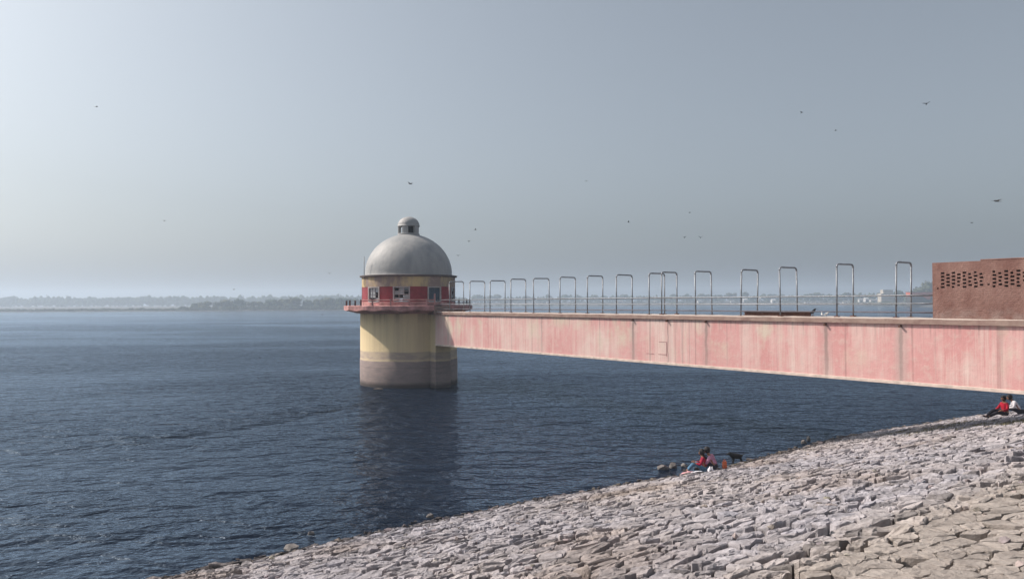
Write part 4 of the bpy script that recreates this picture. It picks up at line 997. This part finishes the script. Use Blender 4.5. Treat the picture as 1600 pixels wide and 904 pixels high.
# black dog
pd = on_ground(1150, 722.5); dg_ = empty('dog', (pd.x, pd.y, ground_z(pd.x, pd.y) + .03), dirz(-.98, -.1), 'small black dog standing at the water edge right of the picnickers', 'dog')
V = [(0, -.20, .30), (0, -.05, .30), (0, .12, .31), (0, .20, .36), (0, .27, .42), (0, .36, .40), (0, .43, .385)]; E = [(i, i + 1) for i in range(6)]; Rd = [(.12, .13), (.12, .13), (.13, .15), (.095, .10), (.075, .08), (.048, .05), (.026, .026)]
def aj(par, pts, rd):
    k = par
    for p, r_ in zip(pts, rd): V.append(p); Rd.append((r_, r_)); E.append((k, len(V) - 1)); k = len(V) - 1
for s_ in (-1, 1):
    aj(2, [(s_ * .06, .14, .22), (s_ * .065, .12, .12), (s_ * .065, .14, .02), (s_ * .065, .17, .012)], [.045, .030, .025, .025])
    aj(0, [(s_ * .06, -.17, .22), (s_ * .065, -.25, .12), (s_ * .065, -.22, .02), (s_ * .065, -.19, .012)], [.055, .032, .025, .025])
aj(0, [(0, -.30, .34), (0, -.38, .42)], [.022, .012])
skin('body', [(V, E, Rd)], M['blackfur'], dg_, 2, [(Vector((.04, .27, .475)), .028, (.5, .6, 1.2)), (Vector((-.04, .27, .475)), .028, (.5, .6, 1.2))]); dg_.scale = (1.0,) * 3

# ------------------------------------------------------------------ birds
def bird_mesh(span, flap, mat, name='bird'):
    mb = MB(); L = span * .5
    mb.tube([(0, L * .5, 0), (0, L * .36, .01 * span), (0, L * .1, 0), (0, -L * .3, 0), (0, -L * .62, 0)], [.01 * span, .05 * span, .07 * span, .045 * span, .008 * span], 8)
    mb.add([(-.02 * span, -L * .35, .01), (.02 * span, -L * .35, .01), (.10 * span, -L * .85, .0), (-.10 * span, -L * .85, .0), (0, -L * .6, -.012)], [(0, 1, 2, 3), (0, 4, 1), (1, 4, 2), (2, 4, 3), (3, 4, 0)])
    for s_ in (-1, 1):
        sec = [(0.0, .20, -.12), (.45, .26, -.08), (.80, .16, -.10), (1.0, -.02, -.08)]; vs = []
        for k, le, te in sec:
            x_ = s_ * k * span / 2; z_ = flap * span / 2 * (k ** 1.3 if k < .6 else .6 ** 1.3 + (k - .6) * .35)
            vs += [(x_, le * L, z_ + .006 * span), (x_, te * L - .1 * L * (1 - k), z_ + .002), (x_, (le + te) / 2 * L, z_ - .012 * span)]
        fs = []
        for i in range(3):
            for k in range(3): fs.append((i * 3 + k, i * 3 + (k + 1) % 3, (i + 1) * 3 + (k + 1) % 3, (i + 1) * 3 + k))
        mb.add(vs, fs + [(9, 10, 11)])
    return mb
BG = 'dark birds flying over the lake'
birds = [(641, 287, 62, .72, .45, 0, 'large dark bird in flight straight above the dome lantern'), (1557, 314, 55, .95, .25, -8, 'dark bird with wings spread low at the right edge, above the brown wall'),
 (1448, 162, 75, .72, .5, 10, 'dark bird highest at upper right'), (1253, 176, 85, .55, .6, 0, 'small bird at upper right, left of the highest one'), (1306, 204, 90, .55, .4, 20, 'small bird at upper right, below and between two others'),
 (151, 167, 85, .55, .3, 0, 'lone small bird at upper left'), (257, 345, 90, .5, .6, 0, 'lone small bird at mid left sky above the spit'), (916, 283, 95, .5, .5, 0, 'small bird alone in the middle sky right of the tower'),
 (982, 347, 85, .5, .9, 0, 'small bird above the eighth hoop'), (1069, 371, 90, .5, .8, 0, 'left one of two small birds level above the overlapping hoops'), (1095, 371, 85, .55, .9, 0, 'right one of two small birds level above the overlapping hoops'),
 (1078, 332, 95, .5, .2, 0, 'faint bird above the level pair of birds'), (743, 359, 90, .5, .6, 30, 'small bird right of the dome, highest of the close pair'), (733, 377, 90, .5, .7, 0, 'small bird right of the dome, lowest of the close pair'),
 (515, 427, 85, .45, .8, 0, 'small bird left of the tower level with the cornice'), (365, 452, 95, .5, .4, 0, 'small bird low over the left end of the spit trees'), (1518, 348, 85, .5, .2, 0, 'faint bird low at the right above the brown wall'),
 (503, 491.5, 60, .3, .5, 0, 'tiny bird skimming the water left of the gallery'), (716, 399, 90, .5, .4, 0, 'faint bird hugging the right side of the dome')]
for i, (px, py, Y, sp, fp, rl_, lab) in enumerate(birds):
    o = bird_mesh(sp, fp, None).build('bird', M['feather']); o.location = at_y(px, py, Y); o.rotation_euler = (R(12), R(rl_), R(70 + i * 47 if i > 1 else (60 if i == 0 else 15))); tag(o, lab, 'bird', BG)
# birds resting on the deck
def perched(px, lab, mat, h_, off, rz):
    t_ = t_at(px); p = BASE + BD * t_ + BN * off; o = empty('perched_bird', (p.x, p.y, 6.255), rz, lab, 'bird')
    skin('body', [([(0, -.13, .10), (0, -.03, .13), (0, .06, .17), (0, .09, .23), (0, .13, .235), (0, .165, .23)], [(i, i + 1) for i in range(5)], [(.012, .02), (.055, .055), (.045, .05), (.028, .03), (.018, .018), (.005, .005)])], M[mat], o)
    for s_ in (-1, 1):
        q = MB(); q.tube([(s_ * .02, .0, .10), (s_ * .02, .01, 0)], .006, 5); q.build('leg', M['rust'], o)
    o.scale = (h_,) * 3
perched(1263, 'black bird standing at the end of the rusty beam on the deck', 'blackfur', 1.5, .35, BROT - 1.9)
perched(1281.5, 'white bird on the deck, left one of the white pair', 'whitefeather', .85, .12, BROT + .6)
perched(1286.5, 'white bird on the deck, right one of the white pair', 'whitefeather', .85, .20, BROT - .9)
